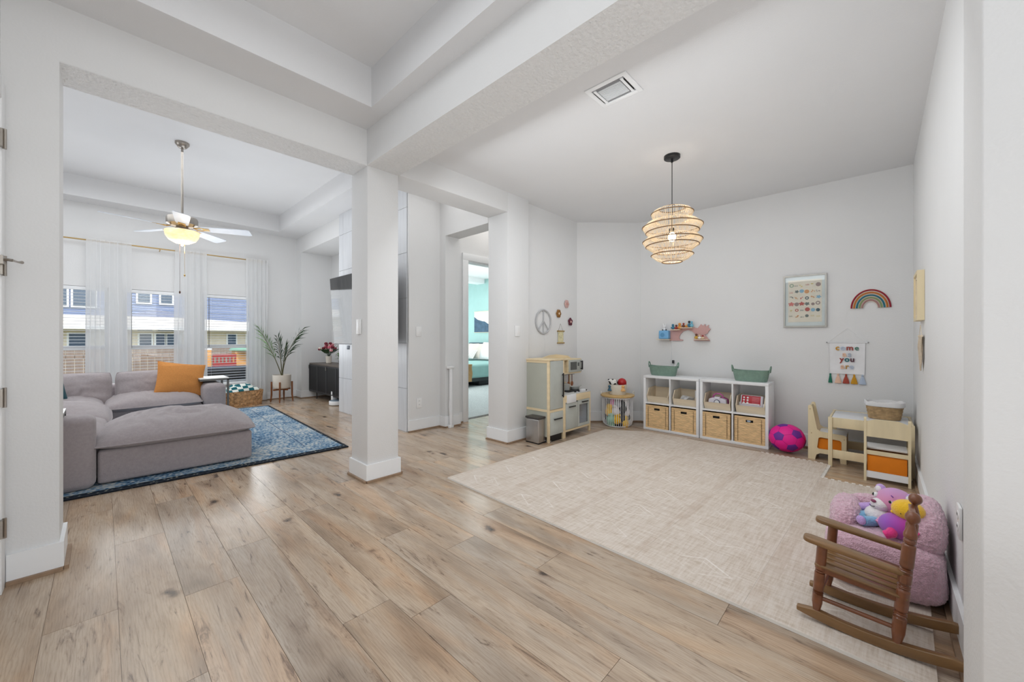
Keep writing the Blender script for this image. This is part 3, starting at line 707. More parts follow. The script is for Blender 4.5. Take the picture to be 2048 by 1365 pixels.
# single storey neighbour with a hipped roof
hs_ = thing('neighbour_house', 'tan single storey house with a pale hipped roof behind the fence', 'house', (0, 20, -.7))
B(-6, 0, 0, 9.5, 6, 2.25).build('wall', stucco_m, hs_)
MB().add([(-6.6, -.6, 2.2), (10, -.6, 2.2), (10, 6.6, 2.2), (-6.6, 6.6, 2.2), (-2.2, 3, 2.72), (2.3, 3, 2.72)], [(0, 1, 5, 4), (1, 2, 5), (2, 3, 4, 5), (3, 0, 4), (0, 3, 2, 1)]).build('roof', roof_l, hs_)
B(-6.6, -.63, 2.1, 10, -.58, 2.22).build('fascia', trim_m, hs_)
for x0, x1, z0, z1 in ((.93, 1.25, 1.45, 1.95), (1.38, 1.62, 1.45, 1.95), (1.70, 2.05, 1.45, 1.95), (.87, 1.28, 2.08, 2.16), (1.43, 1.92, 2.08, 2.16), (3.62, 3.9, 1.45, 1.95), (4.3, 4.6, 1.45, 1.95), (-1.5, -1.1, 1.45, 1.95), (-.8, -.4, 1.45, 1.95)):
    w_ = B(x0 - .05, -.05, z0 - .04, x1 + .05, .01, z1 + .04).build('window', trim_m if z0 < 2 else stucco_m, hs_); B(x0, -.07, z0, x1, -.045, z1).build('pane', wing_m, w_)
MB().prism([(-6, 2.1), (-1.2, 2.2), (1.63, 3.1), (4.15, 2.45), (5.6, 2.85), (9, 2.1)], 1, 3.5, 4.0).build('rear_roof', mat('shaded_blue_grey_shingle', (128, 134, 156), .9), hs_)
h2 = thing('two_storey_house', 'tall blue sided house with white framed windows behind the pale roof', 'house', (0, 30, -.7))
sid = B(-14, 0, 0, 16, 8, 8.5).build('wall', siding_m, h2)
lp = B(-14, -.03, 0, 16, 0, .012).mesh('siding_board'); lp.materials.append(siding_m)
for k in range(60): 
    o = bpy.data.objects.new('siding_board', lp); COL.objects.link(o); o.parent = sid; o.location = (0, 0, 2.6 + k * .10)
for x0, x1, z0, z1 in ((1.33, 1.82, 3.80, 4.28), (2.28, 2.76, 3.80, 4.28), (-2.1, -1.28, 3.46, 4.34), (-1.06, -.30, 3.46, 4.34), (7, 8, 3.6, 4.6)):
    w_ = B(x0 - .08, -.09, z0 - .08, x1 + .08, .01, z1 + .08).build('window', trim_m, h2); B(x0, -.11, z0, x1, -.085, z1).build('pane', wing_m, w_)
MB().prism([(-.5, 8.4), (8.5, 8.4), (4, 11)], 0, -14.5, 16.5).build('roof', mat('grey_shingle', (110, 108, 112), .9), h2)
# yard things
ph = thing('playhouse', 'orange plastic playhouse with a rounded green roof in the back yard', 'playhouse', (1.74, 12.0, -.7))
oc = flat('orange_plastic', (232, 170, 100)); gc = flat('mint_green_plastic', (140, 190, 165)); rc = flat('coral_red_plastic', (206, 74, 70))
B(.60, 0, 0, 1.25, .5, 1.48).build('body', oc, ph, bev=.04)
B(0, .0, 0, .11, .3, 1.50).build('post', oc, ph, bev=.02)
MB().lathe([(.42, 0), (.41, .04), (.30, .12), (.08, .16)], c=(.93, .25, 1.47), n=20).build('roof', gc, ph, smooth=True)
MB().lathe([(.085, 0), (.08, .05), (.05, .09)], c=(.055, .15, 1.49), n=16).build('post_cap', trim_m, ph, smooth=True)
rb = thing('play_gate', 'coral red slatted play gate in front of the playhouse', 'gate', (1.70, 10.9, -.7))
B(0, 0, 1.36, .44, .04, 1.425).build('top_rail', rc, rb); B(0, 0, 0, .44, .04, 1.22).build('lower_panel', rc, rb)
for k in range(7): B(.0 + k * .068, .005, 1.2, .028 + k * .068, .035, 1.38).build('slat', rc, rb)
bx = thing('deck_box', 'dark grey slatted storage box below the window', 'storage box', (1.20, 9.2, -.1))
for k in range(6): B(0, 0, .02 + k * .095, 1.05, .03, .105 + k * .095).build('board', metal_dk, bx)
B(.02, .03, 0, 1.03, .5, .58).build('carcass', metal_dk, bx); B(-.02, -.02, .58, 1.07, .52, .62).build('lid', mat('grey_lid', (120, 122, 130), .6), bx)

# ================================================================ LIVING ROOM
# rug
rg = thing('blue_rug', 'blue distressed oriental rug under the grey sectional', 'rug', (0, 0, 0))
q = [(-2.3, 4.05), (1.685, 3.845), (1.833, 7.13), (-2.15, 7.33)]
MB().prism(q, 2, 0.001, 0.010).build('pile', rugb_m, rg, label='dark border with pale dashes')
def inset(q, d):
    c = (sum(p[0] for p in q) / 4, sum(p[1] for p in q) / 4)
    return [(p[0] + math.copysign(d, c[0] - p[0]), p[1] + math.copysign(d, c[1] - p[1])) for p in q]
MB().prism([(-2.2, 4.125), (1.655, 3.925), (1.800, 7.095), (-2.1, 7.29)], 2, 0.006, 0.0115).build('field', rug_m, rg)
q2 = inset(q, .30); q3 = inset(q, .308)
mb = MB()
for i in range(4):
    j = (i + 1) % 4; mb.prism([q2[i], q2[j], q3[j], q3[i]], 2, .010, .0122)
mb.build('inner_line', mat('rug_line_blue', (66, 92, 122), .95), rg)
edge = MB(); q4 = inset(q, -.012)
for i in range(4):
    j = (i + 1) % 4; edge.prism([q[i], q[j], q4[j], q4[i]], 2, .001, .0115)
edge.build('binding', mat('dark_rug_binding', (34, 38, 48), .9), rg)

def soft(mb, name, m, parent, r, loc=(0, 0, 0), seg=5):
    o = mb.build(name, m, parent, bev=r, seg=seg); o.location = loc; return o
def soft_cushion(name, w, d, h, loc, rot, parent, seed, m=sofa_m, **kw):
    mb, seam = cushion(w, d, h, seed, **kw)
    o = mb.build(name, m, parent, smooth=True); o.location = loc; o.rotation_euler = rot
    p = MB().tube(seam, .0055, 6, closed=True).build('piping', m, o, smooth=True)
    return o
sf = thing('sectional_sofa', 'grey linen sectional sofa wrapping two sides of the blue rug', 'sofa')
FZ = 0.012
soft(B(-1.15, 6.10, FZ + .02, .85, 7.02, .29), 'base', sofa_m, sf, .03)
soft(B(-1.15, 4.26, FZ + .02, -.02, 6.12, .27), 'base', sofa_m, sf, .03)
soft(B(-1.15, 6.86, .25, 1.05, 7.10, .52), 'back_frame', sofa_m, sf, .05)
soft(B(.855, 6.06, FZ, 1.09, 7.06, .52), 'arm', sofa_m, sf, .075, seg=6)
soft(B(-1.15, 4.065, FZ, -.035, 4.28, .535), 'arm', sofa_m, sf, .055, seg=6)
soft_cushion('seat_cushion', .86, .92, .20, (.43, 6.50, .25), (0, 0, 0), sf, 1, crown=.35, n=44, wr=.011)
soft_cushion('seat_cushion', .92, .95, .20, (-.45, 6.52, .26), (0, 0, 0), sf, 2, crown=.35, n=40, wr=.011)
soft_cushion('seat_cushion', 1.0, .98, .235, (-.44, 5.62, .25), (0, 0, 0), sf, 3, crown=.4, wr=.013, n=44)
soft_cushion('seat_cushion', 1.0, .92, .22, (-.46, 4.72, .25), (0, 0, 0), sf, 4, crown=.4, n=40, wr=.011)
soft_cushion('back_cushion', .80, .45, .28, (.50, 6.74, .43), (R(72), 0, 0), sf, 5, crown=.55, n=36, wr=.012, edge=.42)
soft_cushion('back_cushion', .80, .45, .28, (-.33, 6.76, .43), (R(72), 0, 0), sf, 6, crown=.55, n=36, wr=.012, edge=.42)
soft_cushion('back_cushion', .80, .45, .28, (-1.12, 6.76, .43), (R(72), 0, 0), sf, 7, crown=.55, n=36, wr=.012, edge=.42)

ot = thing('ottoman', 'large grey ottoman with an overstuffed top cushion on the rug edge', 'ottoman', (0.46, 4.46, FZ), R(-2.5))
soft(B(-.475, -.36, .01, .475, .40, .255), 'base', sofa_m, ot, .025)
soft_cushion('top_cushion', 1.02, .86, .235, (0, .02, .235), (0, 0, 0), ot, 9, crown=.55, wr=.015, edge=.22, n=64)

def pillow(name, w, h, t, loc, rot, m, label, seed):
    mb, seam = cushion(w, h, t, seed, n=24, crown=.9, wr=.004, edge=.5, pinch=.06)
    o = mb.build(name, m, None, smooth=True); o.location = loc; o.rotation_euler = rot
    return tag(o, label, 'cushion')
pillow('throw_pillow', .48, .42, .15, (.66, 6.42, .555), (R(68), R(9), R(4)), mustard_m, 'large ochre square cushion leaning in the sofa corner', 3)
pillow('throw_pillow', .44, .44, .14, (-.50, 6.30, .62), (R(64), R(10), R(38)), tealfab_m, 'dark teal cushion at the hidden end of the back sofa seat', 5)

def ctable(loc, label, w, d, h, mirror=1):
    t = thing('side_table', label, 'side table', loc)
    B(-w / 2, -d / 2, h, w / 2, d / 2, h + .012).build('table_top', mat('pale_table_top', (222, 222, 218), .35), t, bev=.002)
    B(-w / 2, -d / 2, h - .022, w / 2, d / 2, h - .001).build('top_frame', grey_metal, t)
    for y in (-d / 2, d / 2 - .02): B(mirror * (w / 2 - .022), y, .02, mirror * w / 2, y + .02, h - .01).build('leg', grey_metal, t)
    for y in (-d / 2, d / 2 - .02): B(-w / 2, y, .0, w / 2, y + .02, .02).build('foot', grey_metal, t)
    return t
ctable((.985, 6.38, FZ), 'c-shaped side table with a pale top hugging the far sofa arm', .30, .40, .555)
t2 = ctable((-.36, 4.16, FZ), 'dark legged side table with a pale top beside the near sofa arm', .34, .46, .545)
for c in t2.children:
    if c.name.startswith(('leg', 'foot')): c.data.materials[0] = metal_dk

# storage basket with checked blanket
bk = thing('storage_basket', 'rectangular brown woven hyacinth basket between sofa and sheer curtain', 'basket', (1.52, 7.50, 0), R(14))
woven(.285, .17, .245, p=7, taper=.93, rows=7, cells=44, amp=.013, diag=True).build('weave', wick2_m, bk, smooth=True)
def checks_mat():
    m, t, b = nodes_of('teal_check_fleece'); v = coords(t)
    c = N(t, 'ShaderNodeTexChecker'); c.inputs['Scale'].default_value = 13; c.inputs['Color1'].default_value = (*lin((20, 98, 108)), 1); c.inputs['Color2'].default_value = (*lin((226, 230, 222)), 1)
    t.links.new(v, c.inputs['Vector']); t.links.new(c.outputs[0], b.inputs['Base Color']); b.inputs['Roughness'].default_value = .95
    return m
mb, seam = cushion(.52, .30, .13, 11, n=26, crown=.6, wr=.02, edge=.1)
bl_ = mb.build('folded_blanket', checks_mat(), None, smooth=True); bl_.location = (1.515, 7.50, .205); bl_.rotation_euler = (0, R(-3), R(14))
tag(bl_, 'teal and white checked blanket folded in the brown woven basket', 'blanket')

# palm on a stand
st = thing('plant_stand', 'walnut mid-century plant stand by the window corner', 'plant stand', (2.115, 7.46, 0), R(18))
for k in range(4):
    a = PI / 4 + k * PI / 2; cx, cy = .155 * math.cos(a), .155 * math.sin(a)
    MB().tube([(cx * 1.08, cy * 1.08, .001), (cx, cy, .12), (cx, cy, .345)], [.009, .014, .014], 8).build('leg', walnut_m, st, smooth=True)
MB().box(-.15, -.012, .20, .15, .012, .225).build('cross_bar', walnut_m, st, bev=.002); MB().box(-.012, -.15, .201, .012, .15, .226).build('cross_bar', walnut_m, st, bev=.002)
pt = thing('plant_pot', 'round cream ceramic pot holding the palm', 'pot', (2.115, 7.46, .227))
MB().lathe([(.10, 0), (.125, .012), (.138, .05), (.140, .235), (.132, .235), (.128, .20)], n=36).build('pot_body', ceramic_m, pt, smooth=True)
MB().lathe([(.128, .19), (.128, .20)], n=24).build('soil', soil_m, pt)
pl = thing('potted_palm', 'young palm with three arching fronds in a cream pot', 'plant', (2.115, 7.46, .43))
def frond(base, ctrl, tip, leaf, n, seed, m, up=0.0):
    rnd = random.Random(seed); P0, P1, P2 = map(Vector, (base, ctrl, tip))
    pts = [P0 * (1 - t) ** 2 + P1 * 2 * t * (1 - t) + P2 * t * t for t in [i / 16 for i in range(17)]]
    fo = MB().tube(pts, [.009 - .006 * i / 16 for i in range(17)], 6).build('frond', stem_m, pl, smooth=True)
    lf = MB()
    for i in range(n):
        t = .42 + .58 * i / n; k = min(15, int(t * 16)); p = P0 * (1 - t) ** 2 + P1 * 2 * t * (1 - t) + P2 * t * t
        d = (pts[k + 1] - pts[k]).normalized(); side = d.cross(Vector((.62, -.6, .45))).normalized()
        for sg in (-1, 1):
            L = leaf * (.55 + .55 * math.sin(PI * (i + 2) / (n + 4))) * rnd.uniform(.8, 1.15)
            e = (d * .75 + side * sg * rnd.uniform(.45, .9) + Vector((0, 0, rnd.uniform(-.35, .15) + up))).normalized()
            wv = e.cross(Vector((.62, -.6, .35))).normalized() * .0085
            mid = p + e * L * .45 + Vector((0, 0, .01)); tp = p + e * L + Vector((0, 0, -.16 * L))
            lf.add([p, mid + wv, tp, mid - wv], [(0, 1, 2, 3)])
    lf.build('leaflets', m, fo)
Rv = Vector((.6876, -.726, 0))
def rel(l, z, d=0): return tuple(Rv * l + Vector((.726, .6876, 0)) * d + Vector((0, 0, z)))
frond(rel(0, 0), rel(-.10, .32), rel(-.37, .80), .27, 17, 1, leafb_m, .25)
frond(rel(.01, 0), rel(.02, .36), rel(.33, .80), .28, 17, 2, leaf_m)
frond(rel(0, 0, .01), rel(-.02, .35), rel(-.01, .66, -.1), .25, 15, 3, leaf_m)
frond(rel(.01, 0, -.01), rel(.03, .28), rel(.13, .52, -.12), .23, 12, 4, leaf_m)

# media cabinet
mc = thing('media_cabinet', 'black metal mesh door cabinet in the wall alcove', 'cabinet', (2.60, 5.98, 0))
B(0, 0, .615, .38, 1.60, .64).build('top', mat('dark_cabinet_top', (98, 88, 80), .4), mc)
B(0, 0, .125, .38, 1.60, .14).build('bottom', metal_dk, mc); B(.37, 0, .14, .38, 1.60, .615).build('back', metal_dk, mc)
for y in (0, 1.59): B(.002, y, .14, .37, y + .01, .615).build('side_panel', metal_dk, mc)
mesh_m, t_, b_ = nodes_of('perforated_black_mesh')
o_ = [n for n in t_.nodes if n.type == 'OUTPUT_MATERIAL'][0]; b_.inputs['Base Color'].default_value = (*lin((20, 21, 25)), 1); b_.inputs['Roughness'].default_value = .5
tp_ = N(t_, 'ShaderNodeBsdfTransparent'); ms_ = N(t_, 'ShaderNodeMixShader'); ms_.inputs[0].default_value = .80
t_.links.new(tp_.outputs[0], ms_.inputs[1]); t_.links.new(b_.outputs[0], ms_.inputs[2]); t_.links.new(ms_.outputs[0], o_.inputs[0])
for k in range(4):
    y0 = .01 + k * .395
    d = MB().box(-.012, y0, .142, -.002, y0 + .018, .612).box(-.012, y0 + .372, .142, -.002, y0 + .39, .612).box(-.012, y0, .142, -.002, y0 + .39, .158).box(-.012, y0, .596, -.002, y0 + .39, .612).build('door', metal_dk, mc)
    B(-.008, y0 + .018, .158, -.006, y0 + .372, .596).build('mesh_panel', mesh_m, d)
    B(-.02, y0 + (.385 if k % 2 else .0), .54, -.012, y0 + (.395 if k % 2 else .01), .60).build('pull', nickel_m, d)
for x in (.05, .33):
    for y in (.22, 1.38): MB().tube([(x, y, .125), (x, y, 0)], [.011, .008], 8).build('leg', metal_dk, mc)
cb = thing('perforated_basket', 'grey perforated basket inside the black mesh cabinet', 'basket', (2.78, 7.05, .141))
MB().lathe([(.085, 0), (.10, .20), (.095, .20), (.08, .01)], n=20).build('shell', mat('pale_grey_plastic', (170, 168, 164), .6), cb, smooth=True)
for j in range(4):
    for k in range(20): MB().ball((.097 * math.cos(k * PI / 10), .097 * math.sin(k * PI / 10), .04 + j * .04), .008, 6, 4).build('hole', dark_m, cb) if 8 <= k <= 16 else None
vs = thing('flower_vase', 'cream vase with a pink and burgundy bouquet on the black cabinet', 'flowers', (2.78, 7.16, .641))
MB().lathe([(.035, 0), (.045, .01), (.052, .13), (.047, .13), (.04, .02)], n=24).build('vase', ceramic_m, vs, smooth=True)
gm = MB(); rn = random.Random(4)
for k in range(22):
    a = rn.uniform(0, 2 * PI); r_ = rn.uniform(.04, .17); z = rn.uniform(.24, .36)
    gm.tube([(0, 0, .10), (r_ * .3 * math.cos(a), r_ * .3 * math.sin(a), .18), (r_ * math.cos(a), r_ * math.sin(a), z - .02)], .0025, 4)
    gm.add([(r_ * .4 * math.cos(a), r_ * .4 * math.sin(a), .17), (r_ * .8 * math.cos(a + .25), r_ * .8 * math.sin(a + .25), .24), (r_ * 1.2 * math.cos(a), r_ * 1.2 * math.sin(a), .26), (r_ * .8 * math.cos(a - .25), r_ * .8 * math.sin(a - .25), .22)], [(0, 1, 2, 3)])
gm.build('stems', leaf_m, vs)
fc = [flat('blush_petal', (226, 160, 166)), flat('burgundy_petal', (120, 26, 46)), flat('cream_petal', (238, 222, 206)), flat('rose_petal', (206, 104, 122))]
for k in range(26):
    a = rn.uniform(0, 2 * PI); r_ = rn.uniform(.01, .15); z = .36 - r_ * .75 + rn.uniform(-.02, .03)
    c = fc[1] if (k % 5 == 0) else fc[k % 4]
    MB().ball((r_ * math.cos(a), r_ * math.sin(a), z), (.027, .027, .022), 10, 6, fn=lambda d: .25 * math.sin(6 * math.atan2(d.y, d.x))).build('bloom', c, vs, smooth=True)
sp = thing('small_houseplant', 'small leafy plant in a dark pot at the tiled end of the cabinet', 'plant', (2.78, 6.62, .641))
MB().lathe([(.035, 0), (.045, .07), (.04, .07)], n=16).build('pot', black_m, sp, smooth=True)
lm = MB()
for k in range(30):
    a = rn.uniform(0, 2 * PI); L = rn.uniform(.07, .14); z = rn.uniform(.1, .22); c, s_ = math.cos(a), math.sin(a)
    lm.add([(0, 0, .06), (c * L * .5 - s_ * .014, s_ * L * .5 + c * .014, z), (c * L, s_ * L, z * .8), (c * L * .5 + s_ * .014, s_ * L * .5 - c * .014, z)], [(0, 1, 2, 3)])
lm.build('leaves', leafb_m, sp, stuff=True)
tag(B(2.985, 6.85, .85, 3.005, 7.14, 1.12).build('wood_panel_art', mat('dark_wood_art', (96, 66, 56), .6), bev=.003), 'small dark wooden picture above the small houseplant', 'picture')
rv = thing('robot_vacuum', 'white robot vacuum docked under the end of the black cabinet', 'vacuum', (2.63, 6.42, 0))
MB().lathe([(.115, .008), (.125, .015), (.125, .065), (.118, .075)], n=32).build('body', plate_m, rv, smooth=True)
MB().lathe([(.118, .075), (.112, .08)], n=32).build('lid', mat('slate_lid', (110, 126, 140), .3), rv, smooth=True)
B(-.04, .10, .0, .06, .17, .22).build('dock', plate_m, rv, bev=.015)
# television
tv = thing('television', 'large black television tilted down on the tiled chimney breast', 'television', (2.235, 4.78, 1.467))
tv.rotation_euler = (0, R(-3.8), 0)
B(-.012, -.83, -.46, .02, .83, .46).build('bezel', black_m, tv, bev=.004)
B(-.0145, -.822, -.452, -.011, .822, .452).build('screen', tv_m, tv)
B(.02, -.35, -.25, .06, .35, .25).build('rear_housing', black_m, tv, bev=.01)
MB().box(.06, -.05, -.06, .19, .05, .06).build('wall_mount', black_m, tv)
tag(B(2.412, 5.49, .93, 2.4195, 5.56, .985).build('thermostat', mat('navy_display', (28, 48, 72), .3), bev=.002), 'small dark wall control on the tiles below the television', 'thermostat')
# ceiling fan
fn = thing('ceiling_fan', 'brushed nickel ceiling fan with five pale blades and a lit glass bowl', 'ceiling fan', (.586, 5.456, 3.2))
MB().lathe([(.062, 0), (.062, -.02), (.035, -.055), (.018, -.06)], n=24).build('ceiling_canopy', nickel_m, fn, smooth=True)
MB().tube([(0, 0, -.05), (0, 0, -.80)], .011, 12).build('downrod', nickel_m, fn, smooth=True)
MB().lathe([(.02, -.77), (.06, -.79), (.128, -.81), (.135, -.83), (.135, -.885), (.10, -.905), (.05, -.91)], n=36).build('motor_housing', nickel_m, fn, smooth=True)
MB().lathe([(.05, -.905), (.06, -.93), (.06, -.965)], n=24).build('switch_housing', nickel_m, fn, smooth=True)
MB().lathe([(.145, -.955), (.150, -.965), (.142, -1.01), (.115, -1.055), (.06, -1.085), (.01, -1.092)], n=36).build('light_bowl', bowl_m, fn, smooth=True)
MB().lathe([(.018, -1.088), (.02, -1.10), (.008, -1.115)], n=12).build('finial', nickel_m, fn, smooth=True)
blade_m = mat('pale_fan_blade', (206, 212, 222), .4)
bm_ = MB().add([(.17, -.045, 0), (.22, -.055, 0), (.60, -.07, 0), (.625, -.055, 0), (.63, .055, 0), (.60, .07, 0), (.22, .055, 0), (.17, .045, 0)] + [(x, y, -.006) for x, y in ((.17, -.045), (.22, -.055), (.60, -.07), (.625, -.055), (.63, .055), (.60, .07), (.22, .055), (.17, .045))],
                [tuple(range(8)), tuple(range(15, 7, -1))] + [(i, (i + 1) % 8, 8 + (i + 1) % 8, 8 + i) for i in range(8)])
bmm = bm_.mesh('fan_blade'); bmm.materials.append(blade_m)
im_ = MB().tube([(.10, 0, -.0), (.14, .03, -.012), (.18, .03, -.006), (.21, 0, -.008)], .006, 6).tube([(.10, 0, 0), (.14, -.03, -.012), (.18, -.03, -.006), (.21, 0, -.008)], .006, 6).box(.18, -.03, -.01, .24, .03, -.006).mesh('blade_iron', smooth=True); im_.materials.append(brass_m)
for k in range(5):
    ang = math.atan2(Rv.y, Rv.x)
    th = R(22 + 72 * k)                     # measured from the camera's right towards its forward
    d = Rv * math.cos(th) + Vector((.726, .6876, 0)) * math.sin(th)
    o = bpy.data.objects.new('fan_blade', bmm); COL.objects.link(o); o.parent = fn
    o.location = (0, 0, -.912); o.rotation_euler = (R(-12), 0, math.atan2(d.y, d.x))
    i_ = bpy.data.objects.new('blade_iron', im_); COL.objects.link(i_); i_.parent = o
MB().tube([(.02, 0, -1.09), (.02, 0, -1.42)], .0012, 4).ball((.02, 0, -1.43), (.008, .008, .014), 8, 6).build('pull_chain', brass_m, fn, smooth=True)
MB().tube([(-.02, .0, -1.09), (-.02, .0, -1.60)], .0012, 4).ball((-.02, 0, -1.615), (.008, .008, .016), 8, 6).build('pull_chain', mat('dark_wood_knob', (80, 50, 36), .5), fn, smooth=True)
point('fan_bulb_light', (.586, 5.456, 2.06), 5, .06, (1, .86, .66))

# baby gate
bg_ = thing('baby_gate', 'rolled white retractable baby gate on the hall corner', 'baby gate', (2.915, 3.785, 0))
MB().tube([(0, 0, .03), (0, 0, .72)], .022, 14).build('roller', white_m, bg_, smooth=True)
B(-.045, -.024, .72, .035, .03, .75).build('top_cap', plate_m, bg_, bev=.005); B(-.035, -.02, 0, .03, .025, .035).build('foot', plate_m, bg_, bev=.004)
MB().tube([(-.03, -.012, .16), (-.042, -.02, .2), (-.042, -.02, .30), (-.03, -.012, .34)], .004, 6).build('latch_handle', plate_m, bg_, smooth=True)

# ================================================================ BEDROOM
bd = thing('bed', 'low bed with a seafoam spread seen through the bedroom door', 'bed', (0, 0, 0))
soft(B(5.32, 6.50, .20, 7.28, 8.45, .50), 'mattress', bed_m, bd, .05)
B(5.36, 6.56, .12, 7.28, 8.4, .22).build('frame', metal_dk, bd)
for x, y in ((5.42, 6.6), (7.1, 6.6), (5.42, 8.3)): B(x, y, 0.008, x + .06, y + .06, .13).build('leg', metal_dk, bd)
B(7.27, 6.45, .10, 7.34, 8.55, .93).build('headboard', head_m, bd, bev=.02)
B(7.262, 6.42, .93, 7.345, 8.58, .965).build('headboard_cap', navy_m, bd)
def bpillow(w, h, t, loc, rot, m, label, seed):
    mb, s_ = cushion(w, h, t, seed, n=16, crown=.9, wr=.006, edge=.5, pinch=.05)
    o = mb.build('bed_pillow', m, None, smooth=True); o.location = loc; o.rotation_euler = rot; tag(o, label, 'pillow')
bpillow(.62, .46, .20, (7.10, 8.28, .70), (R(66), 0, R(-90)), pil_m, 'oatmeal pillow beside the door frame against the pale headboard', 21)
bpillow(.62, .46, .20, (7.04, 7.98, .70), (R(62), 0, R(-86)), pil_m, 'oatmeal pillow in the middle of the headboard', 22)
bpillow(.62, .50, .20, (7.06, 7.45, .72), (R(66), 0, R(-90)), plush_white, 'white pillow beside the wall pier on the bed', 23)
st_m, t_, b_ = nodes_of('striped_cotton'); v_ = coords(t_)
wv_ = N(t_, 'ShaderNodeTexWave'); wv_.inputs['Scale'].default_value = 9; wv_.inputs['Distortion'].default_value = 1; t_.links.new(v_, wv_.inputs['Vector'])
t_.links.new(ramp(t_, wv_.outputs['Fac'], [(.3, lin((190, 190, 190))), (.5, lin((238, 236, 232)))]), b_.inputs['Base Color']); b_.inputs['Roughness'].default_value = .95
bpillow(.55, .30, .16, (6.78, 8.0, .62), (R(50), 0, R(-84)), st_m, 'long white striped pillow in front of the oatmeal pillows', 24)
th = MB(); v = []; f = []
for j in range(13):
    for i in range(9):
        x = 5.34 + i * .03 + .01 * math.sin(j); z = .515 - max(0, j - 3) * .042; y = 6.62 - min(j, 3) * .045 - .006 * math.sin(i * 2.1) * (j > 3)
        v.append((x, y, z))
for j in range(12):
    for i in range(8): a = j * 9 + i; f.append((a, a + 1, a + 10, a + 9))
tag(th.add(v, f).build('throw_blanket', throw_m, smooth=True), 'tan throw blanket hanging over the corner of the bed', 'blanket')
B(5.9, 6.62, .01, 6.5, 7.0, .12).build('under_bed_box', black_m, None, bev=.01)
tag(bpy.data.objects['under_bed_box'], 'black storage box under the bed', 'box')
pa = thing('mountain_painting', 'painting of a slate blue mountain on the teal bedroom wall', 'painting', (7.33, 8.43, 1.26))
B(-.0, -1.2, 0, .018, 0, .58).build('canvas', mat('cream_canvas', (238, 232, 218), .8), pa)
B(-.006, -1.21, -.008, .02, .008, 0).build('frame', pine_m, pa); B(-.006, -1.21, .58, .02, .008, .59).build('frame_top', pine_m, pa)
MB().prism([(0, .0), (0, .44), (-.14, .36), (-.34, .31), (-.44, .30), (-.60, .22), (-.8, .19), (-1.2, .1), (-1.2, 0)], 0, -.003, .001).build('mountain', mat('slate_blue_paint', (72, 96, 118), .8, var=.25, vscale=9), pa)

# ================================================================ PLAY ROOM
# --- foam play mat, tiles laid from its outer corner, rotated two degrees
pmt = thing('play_mat', 'pale beige printed foam tile play mat covering the play room floor', 'play mat', (1.834, 2.425, 0), R(-2))
mxs = [0, .51, 1.03, 1.54, 2.056, 2.50]; mys = [0, -.53, -1.04, -1.55, -2.026, -2.56]
for i in range(5):
    for j in range(5):
        if i == 4 and j == 4: continue
        x0, x1, y1, y0 = mxs[i], mxs[i + 1], mys[j], mys[j + 1]; g = .0003
        if i == 4 and j == 0: poly = [(x0 + g, y0 + g), (x1 - g, y0 + g), (x1 - g, y1 - .40), (x0 + .19, y1 - g), (x0 + g, y1 - g)]
        else: poly = [(x0 + g, y0 + g), (x1 - g, y0 + g), (x1 - g, y1 - g), (x0 + g, y1 - g)]
        o = MB().prism(poly, 2, .0005, .0128).build('mat_tile', foam_edge, pmt)
        # printed face as second material on the top polygon
        o.data.materials.append(foam_m)
        for p in o.data.polygons:
            if p.normal.z > .9: p.material_index = 1
teeth = MB()
for k in range(11): teeth.box(2.064 + k * .041, -2.045, .001, 2.084 + k * .041, -2.027, .0125)
for k in range(13): teeth.box(2.057, -2.05 - k * .04, .001, 2.076, -2.07 - k * .04, .0125)
for k in range(12): teeth.box(2.501, -1.99 + k * .04, .001, 2.517, -1.97 + k * .04, .0125)
teeth.build('interlocking_teeth', foam_edge, pmt, stuff=True)

# --- cube shelves
def cube_shelf(y1, y0, label):
    t = thing('cube_shelf', label, 'shelf', (4.47, (y0 + y1) / 2, 0), group='white cube shelf units')
    hw = (y1 - y0) / 2; T = .028; D = .29; H = .645
    B(0, -hw, H - T, D, hw, H).build('top_panel', white_m, t, bev=.0015)
    B(0, -hw, 0, D, hw, T).build('bottom_panel', white_m, t, bev=.0015)
    for s_ in (-1, 1): B(0, s_ * hw, T, D, s_ * (hw - T), H - T).build('side_panel', white_m, t, bev=.0015)
    B(.002, -.007, T, D - .002, .007, H - T).build('upright_divider', white_m, t)
    for s_ in (-1, 1): B(.002, s_ * .007, .312, D - .002, s_ * (hw - T), .326).build('shelf_board', white_m, t)
    return t
cube_shelf(2.055, 1.425, 'white two by two cube shelf unit beside the bar hamper')
cube_shelf(1.415, .78, 'white two by two cube shelf unit beside the pink ball')
cubs = [1.893, 1.587, 1.252, .944]
# rattan pull-out baskets
rat = mat('golden_rattan', (228, 194, 146), .6, var=.22, vscale=50, stretch=(1, .3, 1.2), bmp=.2, bscale=90)
def woven_panel(W_, H_, hole, rows=22, cells=12, amp=.0035):
    mb = MB(); nu = cells * 4; nv = rows * 3; v = []; f = []
    for j in range(nv + 1):
        for i in range(nu + 1):
            u = i / 4; r_ = j / 3
            d = amp * abs(math.sin(PI * r_)) * (.7 + .45 * math.sin(PI * (u + math.floor(r_ + 1e-6))))
            v.append((-d, -W_ / 2 + W_ * i / nu, H_ * j / nv))
    for j in range(nv):
        for i in range(nu):
            y = -W_ / 2 + W_ * (i + .5) / nu; z = H_ * (j + .5) / nv
            if hole and abs(y) < hole[0] and abs(z - hole[1]) < hole[2]: continue
            a = j * (nu + 1) + i; f.append((a, a + nu + 1, a + nu + 2, a + 1))
    return mb.add(v, f)
wnames = ['rattan pull-out basket in the bottom cube nearest the bar hamper', 'rattan pull-out basket under the bin of white papers',
          'rattan pull-out basket under the pink doctor kit', 'rattan pull-out basket beside the pink ball with something pale in its grip hole']
rb0 = None
